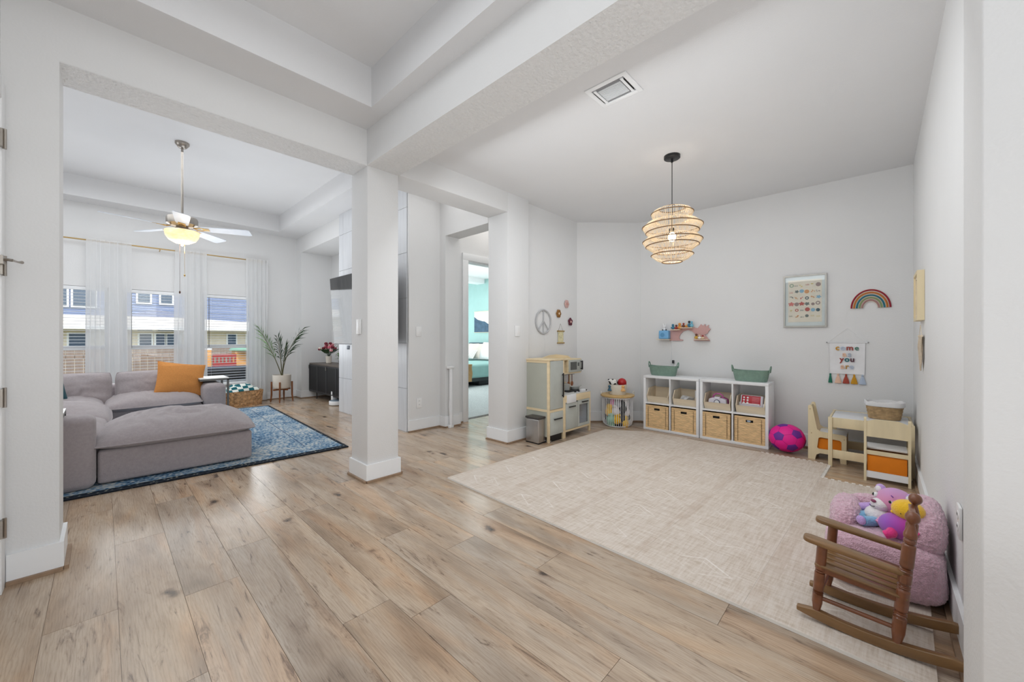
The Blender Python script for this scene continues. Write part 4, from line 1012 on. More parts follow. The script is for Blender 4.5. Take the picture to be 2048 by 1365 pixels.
for k, y in enumerate(cubs):
    if rb0 is None:
        t = thing('rattan_basket', wnames[0], 'basket', (4.478, y, .029), group='rattan pull-out baskets in the lower cubes')
        woven_panel(.262, .262, (.034, .222, .013)).build('front_weave', rat, t, smooth=True)
        MB().box(.006, -.131, 0, .26, -.127, .262).box(.006, .127, 0, .26, .131, .262).box(.256, -.131, 0, .26, .131, .262).box(.006, -.131, 0, .26, .131, .006).box(.004, -.131, 0, .008, .131, .20).box(.004, -.131, .24, .008, .131, .262).build('body', rat, t)
        MB().box(.0085, -.127, .006, .02, .127, .255).build('hole_shade', dark_m, t)  # dark sheet standing in for the shade behind the grip hole
        st_ = MB()
        for s_ in (-1, 1):
            for q_ in range(22): st_.box(-.0052, s_ * .104 - .0035, .014 + q_ * .0108, -.002, s_ * .104 + .0035, .0185 + q_ * .0108)
        st_.build('edge_stitches', mat('dark_rattan_gap', (96, 66, 38), .8), t, stuff=True)
        MB().tube([(-.003, -.131, 0), (-.003, .131, 0)], .005, 6).tube([(-.003, -.131, .262), (-.003, .131, .262)], .0055, 6).tube([(-.003, -.131, 0), (-.003, -.131, .262)], .004, 6).tube([(-.003, .131, 0), (-.003, .131, .262)], .004, 6).build('rim', rat, t, smooth=True)
        rb0 = t
    else: last = dup(rb0, (4.478, y, .029), 0, wnames[k])
MB().ball((4.49, .950, .253), (.004, .016, .011), 12, 8)
ptoy = MB().ball((4.4845, .952, .250), (.004, .018, .011), 12, 8).build('pale_toy', mat('pale_blue_plastic', (170, 186, 204), .4), None, smooth=True); tag(ptoy, 'pale blue toy showing in the grip hole of a rattan basket', 'toy')
# open plywood bins
bnames = ['empty pale wooden bin in the top cube nearest the bar hamper', 'pale wooden bin holding white papers and a punched card', 'pale wooden bin holding the pink doctor kit', 'pale wooden bin holding the red toy till']
b0 = None
for k, y in enumerate(cubs):
    if b0 is None:
        t = thing('wooden_bin', bnames[0], 'bin', (4.485, y, .327), group='pale wooden bins in the upper cubes')
        w_ = .128
        prof = [(.035, 0), (.25, 0), (.25, .175), (.055, .165), (0, .075)]
        for s_ in (-1, 1): MB().prism([(x, z) for x, z in prof], 1, s_ * w_, s_ * (w_ - .008)).build('side_panel', ply_m, t)
        MB().prism([(.035, 0), (.043, .004), (.010, .075), (0, .075)], 1, -w_ + .008, w_ - .008).build('front_panel', ply_m, t)
        B(.243, -w_ + .008, 0, .25, w_ - .008, .165).build('back_panel', ply_m, t); B(.04, -w_ + .008, 0, .243, w_ - .008, .007).build('bottom', ply_m, t)
        b0 = t
    else: dup(b0, (4.485, y, .327), 0, bnames[k])
# papers + punched card
pc = thing('paper_cutouts', 'crumpled white paper cut-outs in the second wooden bin', 'paper', (4.60, 1.60, .337))
rn = random.Random(3)
for k in range(5):
    v = [(rn.uniform(-.07, .07), rn.uniform(-.09, .09), rn.uniform(.0, .09)) for _ in range(5)]
    c = Vector((0, 0, .05)); v.append(tuple(c + Vector((0, 0, rn.uniform(0, .04)))))
    MB().add(v, [(0, 1, 5), (1, 2, 5), (2, 3, 5), (3, 4, 5), (4, 0, 5)]).build('sheet', white_m, pc)
cd = thing('punched_card', 'white card with black dots standing in the second wooden bin', 'card', (4.64, 1.49, .337))
B(0, -.025, .03, .004, .03, .155).build('card', white_m, cd)
for k in range(5): B(-.001, -.018, .05 + k * .02, 0, -.006, .060 + k * .02).build('dot', black_m, cd)
# pink doctor kit
dk = thing('toy_doctor_kit', 'white and magenta toy doctor case with a round dial', 'toy', (4.545, 1.262, .340))
MB().prism([(-.085, 0), (.085, 0), (.092, .03), (.085, .09), (.05, .105), (-.05, .105), (-.085, .09), (-.092, .03)], 0, 0, .055).build('case', mat('pearl_white_plastic', (226, 222, 232), .35), dk, bev=.006)
MB().prism([(-.088, .0), (.088, .0), (.096, .03), (.088, .095), (.052, .11), (-.052, .11), (-.088, .095), (-.096, .03)], 0, .055, .095).build('back_shell', mat('magenta_plastic', (176, 60, 140), .35), dk, bev=.005)
MB().tube([(.04, -.05, .10), (.04, -.045, .13), (.04, -.02, .148), (.04, .02, .148), (.04, .045, .13), (.04, .05, .10)], .008, 8).build('handle', mat('mauve_plastic', (196, 96, 160), .35), dk, smooth=True)
B(-.004, -.028, .05, .01, .028, .12).build('clasp', mat('pearl_white_plastic', (226, 222, 232), .35), dk, bev=.003)
MB().lathe([(.030, 0), (.030, .006), (.024, .009)], n=24).xf(Matrix.Rotation(R(-90), 4, 'Y')).xf(Matrix.Translation((-.004, 0, .062))).build('dial_ring', mat('slate_plastic', (96, 96, 116), .4), dk, smooth=True)
MB().lathe([(.022, 0), (.022, .003)], n=24).xf(Matrix.Rotation(R(-90), 4, 'Y')).xf(Matrix.Translation((-.013, 0, .062))).build('dial_face', white_m, dk, smooth=True)
# red toy till
tl = thing('toy_till', 'red and white toy till with round white buttons in the last wooden bin', 'toy', (4.535, .950, .345))
tl.rotation_euler = (0, R(14), R(-4))
B(0, -.105, .04, .05, .100, .165).build('body', mat('pearl_white_plastic', (226, 222, 232), .35), tl, bev=.010)
B(.01, -.118, .03, .06, .115, .09).build('base', white_m, tl, bev=.008)
B(-.003, -.085, .065, .004, .085, .158).build('red_panel', mat('crimson_panel', (186, 26, 44), .35), tl, bev=.002)
for i in range(3):
    for j in range(2):
        MB().lathe([(.0095, 0), (.0095, .002), (.006, .003)], n=14).xf(Matrix.Rotation(R(-90), 4, 'Y')).xf(Matrix.Translation((-.003, .064 - j * .034, .084 + i * .026))).build('button', white_m, tl, smooth=True)
for i in range(5): B(-.0042, -.07 + 0, .085 + i * .013, -.003, -.01, .0875 + i * .013).build('printed_line', mat('pale_pink_print', (228, 150, 160), .5), tl)
B(-.0045, -.08, .067, -.003, .08, .078).build('white_strip', white_m, tl); B(.0, -.04, .02, .03, .04, .05).build('red_slot', red_m, tl, bev=.004)
# green rope baskets
def rope_basket(loc, label, a, b_):
    t = thing('rope_basket', label, 'basket', loc, group='green cotton rope baskets on the cube shelves')
    mb = MB(); ring = superell(1, 1, 2.6, 48); nz = 44; v = []; f = []
    for j in range(nz + 1):
        q = j / nz; sc = .84 + .16 * q ** .7; d = .0016 * abs(math.sin(PI * q * 11)); flare = .010 * math.sin(q * PI)
        for x, y in ring:
            dip = .012 * (abs(y) ** 4) * q
            v.append((x * (a * sc + d), y * (b_ * sc + d), .108 * q + dip))
    for j in range(nz):
        for k in range(48): f.append((j * 48 + k, j * 48 + (k + 1) % 48, (j + 1) * 48 + (k + 1) % 48, (j + 1) * 48 + k))
    for j, (q, w_) in enumerate(((1, .006), (.1, .006))):
        for x, y in ring: v.append((x * (a * (.84 + .16 * q) - w_), y * (b_ * (.84 + .16 * q) - w_), .108 * q + .012 * abs(y) ** 4 * q))
    o_ = nz * 48; p_ = (nz + 1) * 48
    for k in range(48):
        f.append((o_ + k, o_ + (k + 1) % 48, p_ + (k + 1) % 48, p_ + k)); f.append((p_ + k, p_ + (k + 1) % 48, p_ + 48 + (k + 1) % 48, p_ + 48 + k))
    f.append(tuple(p_ + 48 + k for k in range(48))); f.append(tuple(range(47, -1, -1)))
    mb.add(v, f).build('body', green_rope, t, smooth=True)
    for s_ in (-1, 1):
        pts = [Vector((0.028 * math.cos(k * PI / 8) , s_ * (b_ * .97 + .004 + .012 * math.sin(k * PI / 8)), .092 + .066 * math.sin(k * PI / 8))) for k in range(9)]
        MB().tube(pts, .006, 8).build('handle', green_rope, t, smooth=True)
    return t
rope_basket((4.615, 1.872, .646), 'green rope basket on the shelf unit beside the hamper', .085, .165)
rope_basket((4.615, .960, .646), 'green rope basket on the shelf unit beside the pink ball', .085, .165)

# --- pink ball with purple pentagons
bc = Vector((4.50, .637, .135)); br = .133
pb = thing('soccer_ball', 'slumped magenta soccer ball with purple pentagons on the floor', 'ball', tuple(bc))
phi = (1 + 5 ** .5) / 2
ico = [Vector(p).normalized() for p in [(0, 1, phi), (0, -1, phi), (0, 1, -phi), (0, -1, -phi), (1, phi, 0), (-1, phi, 0), (1, -phi, 0), (-1, -phi, 0), (phi, 0, 1), (phi, 0, -1), (-phi, 0, 1), (-phi, 0, -1)]]
Mr = Matrix.Rotation(R(20), 3, 'X') @ Matrix.Rotation(R(35), 3, 'Z') @ Matrix.Rotation(R(12), 3, 'Y')
ico = [Mr @ p for p in ico]
def sq(d): # squashed ball surface
    return Vector((d.x * br, d.y * br * 1.10, d.z * br * (.98 if d.z > 0 else .98)))
MB().ball((0, 0, 0), (br, br * 1.10, br * .98), 48, 32).build('skin', mag_m, pb, smooth=True)
seams = MB()
for i, p in enumerate(ico):
    nb = sorted([q_ for q_ in ico if (q_ - p).length > .1], key=lambda q_: (q_ - p).length)[:5]
    a = p.orthogonal().normalized(); b_ = p.cross(a)
    nb.sort(key=lambda q_: math.atan2(q_.dot(b_), q_.dot(a)))
    cor = [(p * 1.0 + (q_ - p) / 3).normalized() for q_ in nb]
    vv = [sq(p) * 1.012]; ff = []
    m_ = 5
    for r_ in range(1, m_ + 1):
        for e in range(5):
            for s_ in range(m_):
                c = cor[e].lerp(cor[(e + 1) % 5], s_ / m_); d = p.lerp(c, r_ / m_).normalized(); vv.append(sq(d) * (1.012 if r_ < m_ else 1.002))
    n_ = 5 * m_
    for k in range(n_): ff.append((0, 1 + k, 1 + (k + 1) % n_))
    for r_ in range(m_ - 1):
        for k in range(n_): A = 1 + r_ * n_; ff.append((A + k, A + n_ + k, A + n_ + (k + 1) % n_, A + (k + 1) % n_))
    MB().add(vv, ff).build('pentagon_patch', purp_m, pb, smooth=True)
    for q_ in nb:
        if ico.index(q_) > i:
            s0 = p.lerp(q_, 1 / 3).normalized(); s1 = p.lerp(q_, 2 / 3).normalized()
            seams.tube([sq(s0.lerp(s1, k / 6).normalized()) * 1.001 for k in range(7)], .0016, 5)
seams.build('seam_lines', mat('deep_magenta_seam', (196, 12, 120), .6), pb)

# --- kid chairs, table
def kid_chair(loc, rz, label):
    """side panels at local x=+-.12; the seat opens towards local +y; back at -y"""
    t = thing('kids_chair', label, 'chair', loc, rz, 'pale wood storage chairs with orange bins')
    out = [(-.135, 0), (-.085, 0), (-.075, .045), (-.05, .062), (.06, .062), (.085, .045), (.09, 0), (.13, 0), (.13, .235), (.12, .245), (-.045, .255), (-.07, .275), (-.105, .475), (-.112, .485), (-.128, .485), (-.135, .475)]
    hole = [(-.07, .11), (-.06, .10), (.085, .10), (.097, .112), (.097, .185), (.085, .197), (-.045, .205), (-.06, .197)]
    for s_ in (-1, 1):
        # panel with an opening: bridge outer and hole outlines
        bm = bmesh.new()
        x0, x1 = s_ * .112, s_ * .127
        vs_ = [[bm.verts.new((x, y, z)) for y, z in out] for x in (x0, x1)]
        vh = [[bm.verts.new((x, y, z)) for y, z in hole] for x in (x0, x1)]
        for k in range(2):
            eds = [bm.edges.new((vs_[k][i], vs_[k][(i + 1) % len(out)])) for i in range(len(out))] + [bm.edges.new((vh[k][i], vh[k][(i + 1) % len(hole)])) for i in range(len(hole))]
            bmesh.ops.triangle_fill(bm, edges=eds, use_beauty=True)
        for L in (vs_, vh):
            n_ = len(L[0])
            for i in range(n_): bm.faces.new((L[0][i], L[0][(i + 1) % n_], L[1][(i + 1) % n_], L[1][i]))
        bmesh.ops.recalc_face_normals(bm, faces=bm.faces)
        me = bpy.data.meshes.new('side_panel'); bm.to_mesh(me); bm.free(); me.materials.append(maple_m)
        o = bpy.data.objects.new('side_panel', me); COL.objects.link(o); o.parent = t
        for y, z in ((-.12, .45), (-.11, .235), (.115, .21)):
            MB().tube([(s_ * .127, y, z), (s_ * .1285, y, z)], .005, 10).build('screw_cap', mat('tan_cap', (190, 164, 120), .5), o)
    B(-.112, -.06, .235, .112, .13, .247).build('seat', white_m, t, bev=.002)
    MB().prism([(-.112, .34), (-.112, .455), (-.06, .475), (.06, .475), (.112, .455), (.112, .34)], 1, -.132, -.118).build('backrest', maple_m, t)
    B(-.112, -.128, .205, .112, -.118, .235).build('rear_rail', maple_m, t)
    B(-.1115, -.116, .062, .1115, .125, .076).build('lower_shelf', white_m, t)
    B(-.108, -.122, .078, .108, .118, .195).build('fabric_bin', orange_fab, t, bev=.004)
    B(-.112, -.13, .03, .112, -.118, .078).build('lower_rail', white_m, t)
    return t
kid_chair((4.53, .33, 0), R(180), 'pale wood kids chair with orange bin, beside the pink ball')
kid_chair((4.15, -.045, 0), R(-90), 'pale wood kids chair pushed in, its back to the play mat')
tb = thing('kids_table', 'pale maple kids table with a white top in the corner', 'table', (4.485, .055, 0))
B(-.20, -.235, .405, .20, .235, .417).build('table_top', mat('glossy_white_top', (226, 228, 232), .25), tb, bev=.002)
for s_ in (-1, 1):
    B(s_ * .225 - .008, -.255, .335, s_ * .225 + .008, .255, .418).build('apron', maple_m, tb, bev=.002)
    B(-.217, s_ * .245 - .008, .335, .217, s_ * .245 + .008, .418).build('apron', maple_m, tb, bev=.002)
    B(s_ * .225 - .008, -.245, .075, s_ * .225 + .008, .245, .145).build('stretcher', maple_m, tb, bev=.002)
    for u_ in (-1, 1): B(s_ * .228 - .014, u_ * .243 - .014, 0, s_ * .228 + .014, u_ * .243 + .014, .42).build('leg', maple_m, tb, bev=.002)
wb = thing('lined_basket', 'seagrass basket with a white cloth rim on the kids table', 'basket', (4.50, -.035, .419))
woven(.10, .115, .115, p=3.2, taper=.84, rows=9, cells=24, amp=.004).build('weave', wick3_m, wb, smooth=True)
mb = MB(); ring = superell(1, 1, 3.2, 40); v = []; f = []
for q_, sc, w_ in ((.105, 1.0, .004), (.115, 1.02, .008), (.142, 1.03, .007), (.143, 1.01, 0), (.02, .82, -.004)):
    for x, y in ring: v.append((x * (.10 * sc + w_), y * (.115 * sc + w_), q_ + .005 * math.sin(9 * x + 6 * y) * (q_ > .11)))
for j in range(4):
    for k in range(40): f.append((j * 40 + k, j * 40 + (k + 1) % 40, (j + 1) * 40 + (k + 1) % 40, (j + 1) * 40 + k))
f.append(tuple(160 + k for k in range(40)))
mb.add(v, f).build('cloth_liner', mat('white_cotton_liner', (236, 236, 238), .9, bmp=.2), wb, smooth=True)

# --- rocking chair
rk = thing('rocking_chair', 'small brown turned wood rocking chair in front of the pink plush chair', 'rocking chair', (0, 0, .0135))
def turned(p0, p1, r, rings, name, ends=None):
    P0, P1 = Vector(p0), Vector(p1); pts = []; rad = []
    n_ = 130
    for i in range(n_ + 1):
        t = i / n_; q_ = r
        for c, wd, dp in rings:
            if abs(t - c) < wd: q_ = r * (1 - dp * (.5 + .5 * math.cos(PI * (t - c) / wd)))
        if ends: q_ *= ends(t)
        pts.append(P0.lerp(P1, t)); rad.append(q_)
    return MB().tube(pts, rad, 14).build(name, rock_m, rk, smooth=True)
def groove(c): return [(c - .018, .012, .35), (c, .008, .2), (c + .018, .012, .35)]
for xi, x in enumerate((1.866, 2.088)):
    o_ = .0 if xi == 0 else 0
    yf, yr = (.172, -.045) if xi == 0 else (.155, -.062)
    # rocker: an arc in the y-z plane
    out = []; inn = []
    for k in range(25):
        t = k / 24; y = (.232 - .462 * t) + (yf - .172); z = .30 * ((y - .03) ** 2) * 1.7
        th_ = .036 * (1 - .55 * max(0, abs(t - .5) * 2 - .75) / .25)
        out.append((y, z)); inn.append((y, z + th_))
    MB().prism(out + inn[::-1], 0, x - .012, x + .012).build('rocker', rocktop_m, rk, bev=.003)
    zf = .30 * ((yf - .03) ** 2) * 1.7 + .030; zr = .30 * ((yr - .03) ** 2) * 1.7 + .030
    turned((x, yf, zf), (x, yf - .018,   .292), .0165, groove(.30) + groove(.62), 'front_post', lambda t: (.62 + .38 * min(1, t / .14)))
    turned((x, yr, zr), (x, yr - .040, .495), .0180, groove(.17 + .06) + groove(.44) + groove(.56) + groove(.78), 'back_post',
           lambda t: (.6 + .4 * min(1, t / .09)) * (1 if t < .83 else (1 - .5 * (t - .83) / .07 if t < .90 else max(.46 if t < .96 else .1, 1.08 * math.sqrt(max(0, 1 - ((t - .955) / .045) ** 2))))))
    # arm
    arm = [(yf + .040, -.012), (yf + .034, -.022), (yf + .02, -.027), (yf - .03, -.027), (yr - .0, -.016), (yr - .02, -.015), (yr - .02, .015), (yr, .016), (yf - .03, .027), (yf + .02, .027), (yf + .034, .022), (yf + .040, .012)]
    a_ = MB().prism([(x + w_, y) for y, w_ in arm], 2, 0, .018)
    a_.xf(Matrix.Translation((0, yf, .297)) @ Matrix.Rotation(R(6.5), 4, 'X') @ Matrix.Translation((0, -yf, 0)))
    a_.build('armrest', rocktop_m, rk, bev=.005)
    MB().tube([(x, yf - .003, .094), (x, yr - .010, .084)], .0075, 10).build('side_stretcher', rock_m, rk, smooth=True)
    # seat side rail
    MB().prism([(yf - .005, .196), (yr - .02, .178), (yr - .02, .198), (yf - .005, .216)], 0, x - .009, x + .009).build('seat_rail', rock_m, rk)
for k in range(6):
    x = 1.868 + k * .0435
    MB().prism([(.172, .216), (-.072, .194), (-.072, .203), (.172, .226), (.178, .221)], 0, x - .0185, x + .0185).build('seat_slat', rocktop_m, rk, bev=.003)
B(1.866, .155, .198, 2.088, .170, .216).build('seat_cross_rail', rock_m, rk); B(1.866, -.055, .178, 2.088, -.043, .196).build('seat_cross_rail', rock_m, rk)
MB().tube([(1.866, .166, .10), (2.088, .15, .10)], .0065, 10).build('front_stretcher', rock_m, rk, smooth=True)
for z0, z1 in ((.235, .262), (.425, .46)):
    q0 = (z0 - .03) / .465
    y_ = -.049 - .040 * q0
    MB().prism([(1.872, z0), (2.082, z0), (2.082, z1 - .005), (1.977, z1 + .008), (1.872, z1 - .005)], 1, y_ - .006 - .006, y_ + .002).build('back_rail', rock_m, rk, bev=.002)
for k in range(4):
    x = 1.91 + k * .046
    MB().tube([(x, -.072, .258), (x, -.090, .43)], .0055, 8).build('back_spindle', rock_m, rk, smooth=True)

# --- pink plush chair
pc_ = thing('plush_kids_chair', 'fluffy pink upholstered kids armchair against the side wall', 'armchair', (2.42, -.01, .0135))
def furry(mb, name, parent, m, amp=.006, cuts=3, label=None):
    me = mb.mesh(name); bm = bmesh.new(); bm.from_mesh(me)
    bmesh.ops.subdivide_edges(bm, edges=bm.edges, cuts=cuts, use_grid_fill=True)
    bm.normal_update()
    for v in bm.verts:
        p = v.co; v.co = p + v.normal * (amp * .8 * noise.noise(p * 120) + amp * .35 * noise.noise(p * 45) + .005 * noise.noise(p * 9))
    bm.to_mesh(me); bm.free(); me.materials.append(m)
    for p in me.polygons: p.use_smooth = True
    o = bpy.data.objects.new(name, me); COL.objects.link(o); o.parent = parent
    return o
def pillowbox(cx, cy, cz, rx, ry, rz, p=4, n=40, m=26, tilt=0, slump=0):
    v = []; f = []
    for i in range(m + 1):
        a = -PI / 2 + PI * i / m; cz_, sz_ = math.cos(a), math.sin(a)
        for k in range(n):
            b_ = 2 * PI * k / n
            e = 2 / p
            X = math.copysign(abs(cz_) ** e, cz_) * math.copysign(abs(math.cos(b_)) ** e, math.cos(b_))
            Y = math.copysign(abs(cz_) ** e, cz_) * math.copysign(abs(math.sin(b_)) ** e, math.sin(b_))
            Z = math.copysign(abs(sz_) ** e, sz_)
            sc = 1 + slump * (-Z) * .5
            v.append((cx + rx * X * sc, cy + ry * Y * sc, cz + rz * Z))
    for i in range(m):
        for k in range(n): f.append((i * n + k, i * n + (k + 1) % n, (i + 1) * n + (k + 1) % n, (i + 1) * n + k))
    return MB().add(v, f)
furry(pillowbox(0, 0, .118, .205, .192, .118, 5, slump=.04), 'seat_block', pc_, pinkfur_m, .005)
furry(pillowbox(.02, -.128, .275, .185, .068, .105, 2.6, slump=.05), 'armrest', pc_, pinkfur_m, .006)
furry(pillowbox(.04, .122, .235, .14, .058, .080, 2.6), 'armrest', pc_, pinkfur_m, .006)
furry(pillowbox(.16, -.01, .225, .05, .15, .085, 2.8), 'back_cushion', pc_, pinkfur_m, .006)

# --- plush toys
def eye(parent, loc, r, nrm, dark=True):
    n_ = Vector(nrm).normalized()
    w_ = MB().ball(loc, (r, r, r), 12, 8).build('eye', white_m, parent, smooth=True)
    MB().ball(tuple(Vector(loc) + n_ * r * .42), (r * .74,) * 3, 10, 8).build('pupil', black_m, w_, smooth=True)
tdy = thing('teddy_bear', 'pink and lilac teddy bear with white muzzle lying on the pink chair', 'soft toy', (2.44, -.055, .262), R(-38))
gp = gradient_mat('pink_to_lilac_plush', [(240, 160, 202), (240, 160, 202), (204, 160, 226)], 2, 7, -.25)
MB().ball((0, 0, .095), (.064, .066, .058), 28, 20, fn=lambda d: .05 * max(0, -d.x) * max(0, .6 - abs(d.z))).build('head', gp, tdy, smooth=True)
MB().ball((-.052, .020, .078), (.034, .036, .027), 20, 14).build('muzzle', plush_white, tdy, smooth=True)
MB().ball((-.083, .026, .094), (.007, .011, .007), 12, 8).build('nose', mat('mauve_nose', (140, 60, 96), .5), tdy, smooth=True)
MB().tube([(-.081, .045, .072), (-.086, .034, .068), (-.086, .024, .070), (-.082, .014, .075)], .0016, 5).build('mouth', black_m, tdy)
eye(tdy, (-.049, -.022, .105), .0115, (-1, .1, .1)); eye(tdy, (-.045, .046, .112), .0115, (-.8, .6, .2))
MB().tube([(-.052, -.030, .130), (-.050, -.021, .134)], .0022, 5).build('eyebrow', purp_m, tdy)
for y in (-.062, .060):
    e_ = MB().ball((.0, y, .130), (.017, .021, .023), 14, 10).build('ear', plush_lilac, tdy, smooth=True)
    MB().ball((-.010, y, .130), (.010, .014, .016), 12, 8).build('inner_ear', plush_white, e_, smooth=True)
MB().ball((-.05, .028, .028), (.052, .050, .038), 22, 16).build('body', plush_white, tdy, smooth=True)
MB().tube([(-.03, .065, .05), (-.07, .10, .035), (-.10, .112, .02)], [.018, .018, .015], 12).build('arm', plush_lilac, tdy, smooth=True)
MB().tube([(-.03, -.01, .045), (-.075, -.015, .03), (-.105, -.01, .01)], [.018, .018, .015], 12).build('arm', plush_pink, tdy, smooth=True)
for y, m_ in ((.06, plush_blue), (.005, plush_blue)):
    MB().tube([(-.06, y, .015), (-.11, y + .01, .008), (-.145, y + .015, .012)], [.020, .021, .022], 12).build('leg', m_, tdy, smooth=True)
    MB().ball((-.155, y + .016, .014), (.012, .020, .020), 12, 8).build('paw_pad', plush_lilac, tdy, smooth=True)
t2_ = thing('plush_bird', 'bright yellow headed plush toy with a violet and hot pink body', 'soft toy', (2.315, -.068, .262))
gb = gradient_mat('violet_to_pink_plush', [(172, 96, 214), (206, 70, 190), (240, 50, 130)], 1, -9, .45)
MB().ball((0, 0, .032), (.058, .070, .052), 24, 18).build('body', gb, t2_, smooth=True)
MB().ball((.0, -.022, .108), (.046, .052, .042), 24, 16).build('head', plush_yellow, t2_, smooth=True)
MB().tube([(.0, .015, .093), (-.004, .030, .088)], [.016, .004], 10).build('beak', plush_yellow, t2_, smooth=True)
MB().tube([(-.036, -.045, .085), (-.040, -.03, .09)], [.012, .010], 10).build('cheek_patch', plush_blue, t2_, smooth=True)
MB().ball((-.037, .0, .100), (.004, .004, .004), 8, 6).build('eye', black_m, t2_, smooth=True)
MB().tube([(-.03, .02, .03), (-.055, .03, .012), (-.06, .05, .002)], [.020, .019, .016], 12).build('foot', plush_mag, t2_, smooth=True)
MB().tube([(-.035, -.02, .045), (-.055, -.05, .03)], [.018, .012], 12).build('wing', plush_mag, t2_, smooth=True)

# --- trash can
tc = thing('trash_can', 'small brushed steel step trash can beside the play kitchen', 'trash can', (3.145, 2.610, 0))
soft(B(-.088, -.088, .008, .088, .088, .255), 'bin_body', steel_m, tc, .012)
soft(B(-.092, -.092, .255, .092, .092, .275), 'lid', mat('dark_lid', (62, 58, 56), .35), tc, .006)
B(.03, -.128, .005, .075, -.086, .020).build('pedal', steel_m, tc, bev=.004); B(-.085, -.085, 0, .085, .085, .010).build('base_ring', black_m, tc)

# --- play kitchen
pk_ = thing('play_kitchen', 'sage green and pale wood play kitchen with a fridge', 'play kitchen', (3.165, 2.475, 0))
FX, FW, FD, FH = 0, .275, .355, .855
def post(x0, x1, y0, y1, z0, z1): return B(x0, y0, z0, x1, y1, z1).build('post', pine_m, pk_, bev=.001)
post(0, .024, 0, .024, 0, FH); post(.251, .275, 0, .024, 0, FH); post(0, .024, FD - .024, FD, 0, FH); post(.251, .275, FD - .024, FD, 0, FH)
B(.004, .024, .345, .012, FD - .024, FH - .025).build('side_panel', sage_m, pk_); B(.004, .024, .06, .012, FD - .024, .320).build('side_panel', sage_m, pk_)
B(.0, .024, .320, .02, FD - .024, .345).build('side_rail', pine_m, pk_); B(0, .024, FH - .025, .02, FD - .024, FH).build('side_rail', pine_m, pk_)
B(-.006, -.006, FH, .281, FD, FH + .012).build('fridge_top', pine_m, pk_, bev=.001)
d_ = B(.026, -.004, .342, .249, .008, FH - .004).build('fridge_door', mat('grey_sage_door', (188, 192, 186), .45), pk_, bev=.002)
MB().box(.228, -.024, .455, .240, -.012, .715).box(.230, -.014, .465, .238, -.003, .48).box(.230, -.014, .69, .238, -.003, .705).build('handle', black_m, d_, bev=.002)
d_ = B(.026, -.004, .075, .249, .008, .310).build('freezer_drawer', mat('grey_sage_door', (188, 192, 186), .45), pk_, bev=.002)
MB().box(.075, -.022, .232, .215, -.012, .244).box(.085, -.014, .234, .095, -.003, .242).box(.195, -.014, .234, .205, -.003, .242).build('handle', black_m, d_, bev=.002)
B(.02, .002, .312, .255, .02, .338).build('cross_rail', pine_m, pk_); B(.026, .02, .0, .249, .03, .072).build('plinth', black_m, pk_)
# lower cabinet
X0, X1 = .275, .800; CH = .462
for x in (X0, X1 - .024):
    post(x, x + .024, 0, .024, 0, CH); post(x, x + .024, .30, .324, 0, CH)
B(X1 - .012, .024, .07, X1 - .004, .30, CH - .02).build('side_panel', sage_m, pk_)
B(X0 + .024, 0, .065, X1 - .024, .02, .085).build('bottom_rail', pine_m, pk_)
B(.488, -.003, .388, X1 - .020, .012, CH).build('front_rail', pine_m, pk_, bev=.001); B(X0 + .02, -.003, .388, .315, .012, CH).build('front_rail', pine_m, pk_)
B(X0, .0, CH, X1 + .004, .33, CH + .012).build('counter', mat('grey_counter', (206, 206, 204), .35), pk_, bev=.001)
B(.315, -.012, .375, .488, .10, CH + .004).build('apron_sink', white_m, pk_, bev=.004); B(.33, .004, CH + .005, .474, .095, CH + .0065).build('sink_basin', mat('sink_grey', (176, 178, 180), .3), pk_)
d_ = B(X0 + .028, -.003, .088, .530, .010, .372).build('cabinet_door', mat('grey_sage_door', (188, 192, 186), .45), pk_, bev=.002)
MB().box(.345, -.022, .328, .468, -.012, .340).box(.355, -.014, .33, .363, -.002, .338).box(.45, -.014, .33, .458, -.002, .338).build('handle', black_m, d_, bev=.002)
ov = MB().box(.534, -.003, .088, .562, .010, .386).box(.742, -.003, .088, X1 - .026, .010, .386).box(.562, -.003, .335, .742, .010, .386).box(.562, -.003, .088, .742, .010, .118).build('oven_door', mat('grey_sage_door', (188, 192, 186), .45), pk_)
B(.562, .001, .118, .742, .004, .335).build('oven_glass', glass_mat('smoked_glass', (.93, .94, .95)), ov)
MB().box(.600, -.022, .356, .725, -.012, .368).box(.61, -.014, .358, .618, -.002, .366).box(.705, -.014, .358, .713, -.002, .366).build('handle', black_m, ov, bev=.002)
MB().tube([(.565, .06, .24), (.74, .06, .24)], .003, 6).tube([(.565, .12, .24), (.74, .12, .24)], .003, 6).box(.545, .235, .08, X1 - .02, .244, .40).build('oven_rack', mat('rack_grey', (150, 152, 154), .4), pk_)
MB().box(.53, .03, .075, .77, .235, .088).box(.53, .222, .088, .77, .235, .40).box(.53, .02, .088, .545, .222, .40).box(.76, .03, .088, .772, .222, .40).build('oven_liner', white_m, pk_)
# hob, controls
B(.46, .075, CH + .0125, .785, .30, CH + .020).build('hob', black_m, pk_, bev=.002)
for x, y in ((.555, .19), (.695, .15)):
    MB().lathe([(.048, 0), (.048, .004), (.036, .004)], c=(x, y, CH + .020), n=20).build('burner', metal_dk, pk_, smooth=True)
for x in (.54, .61, .76): MB().lathe([(.014, 0), (.012, .012)], c=(x, .038, CH + .012), n=14).build('knob', black_m, pk_, smooth=True)
MB().box(.655, .022, CH + .012, .735, .060, CH + .034).build('control_block', white_m, pk_, bev=.003)
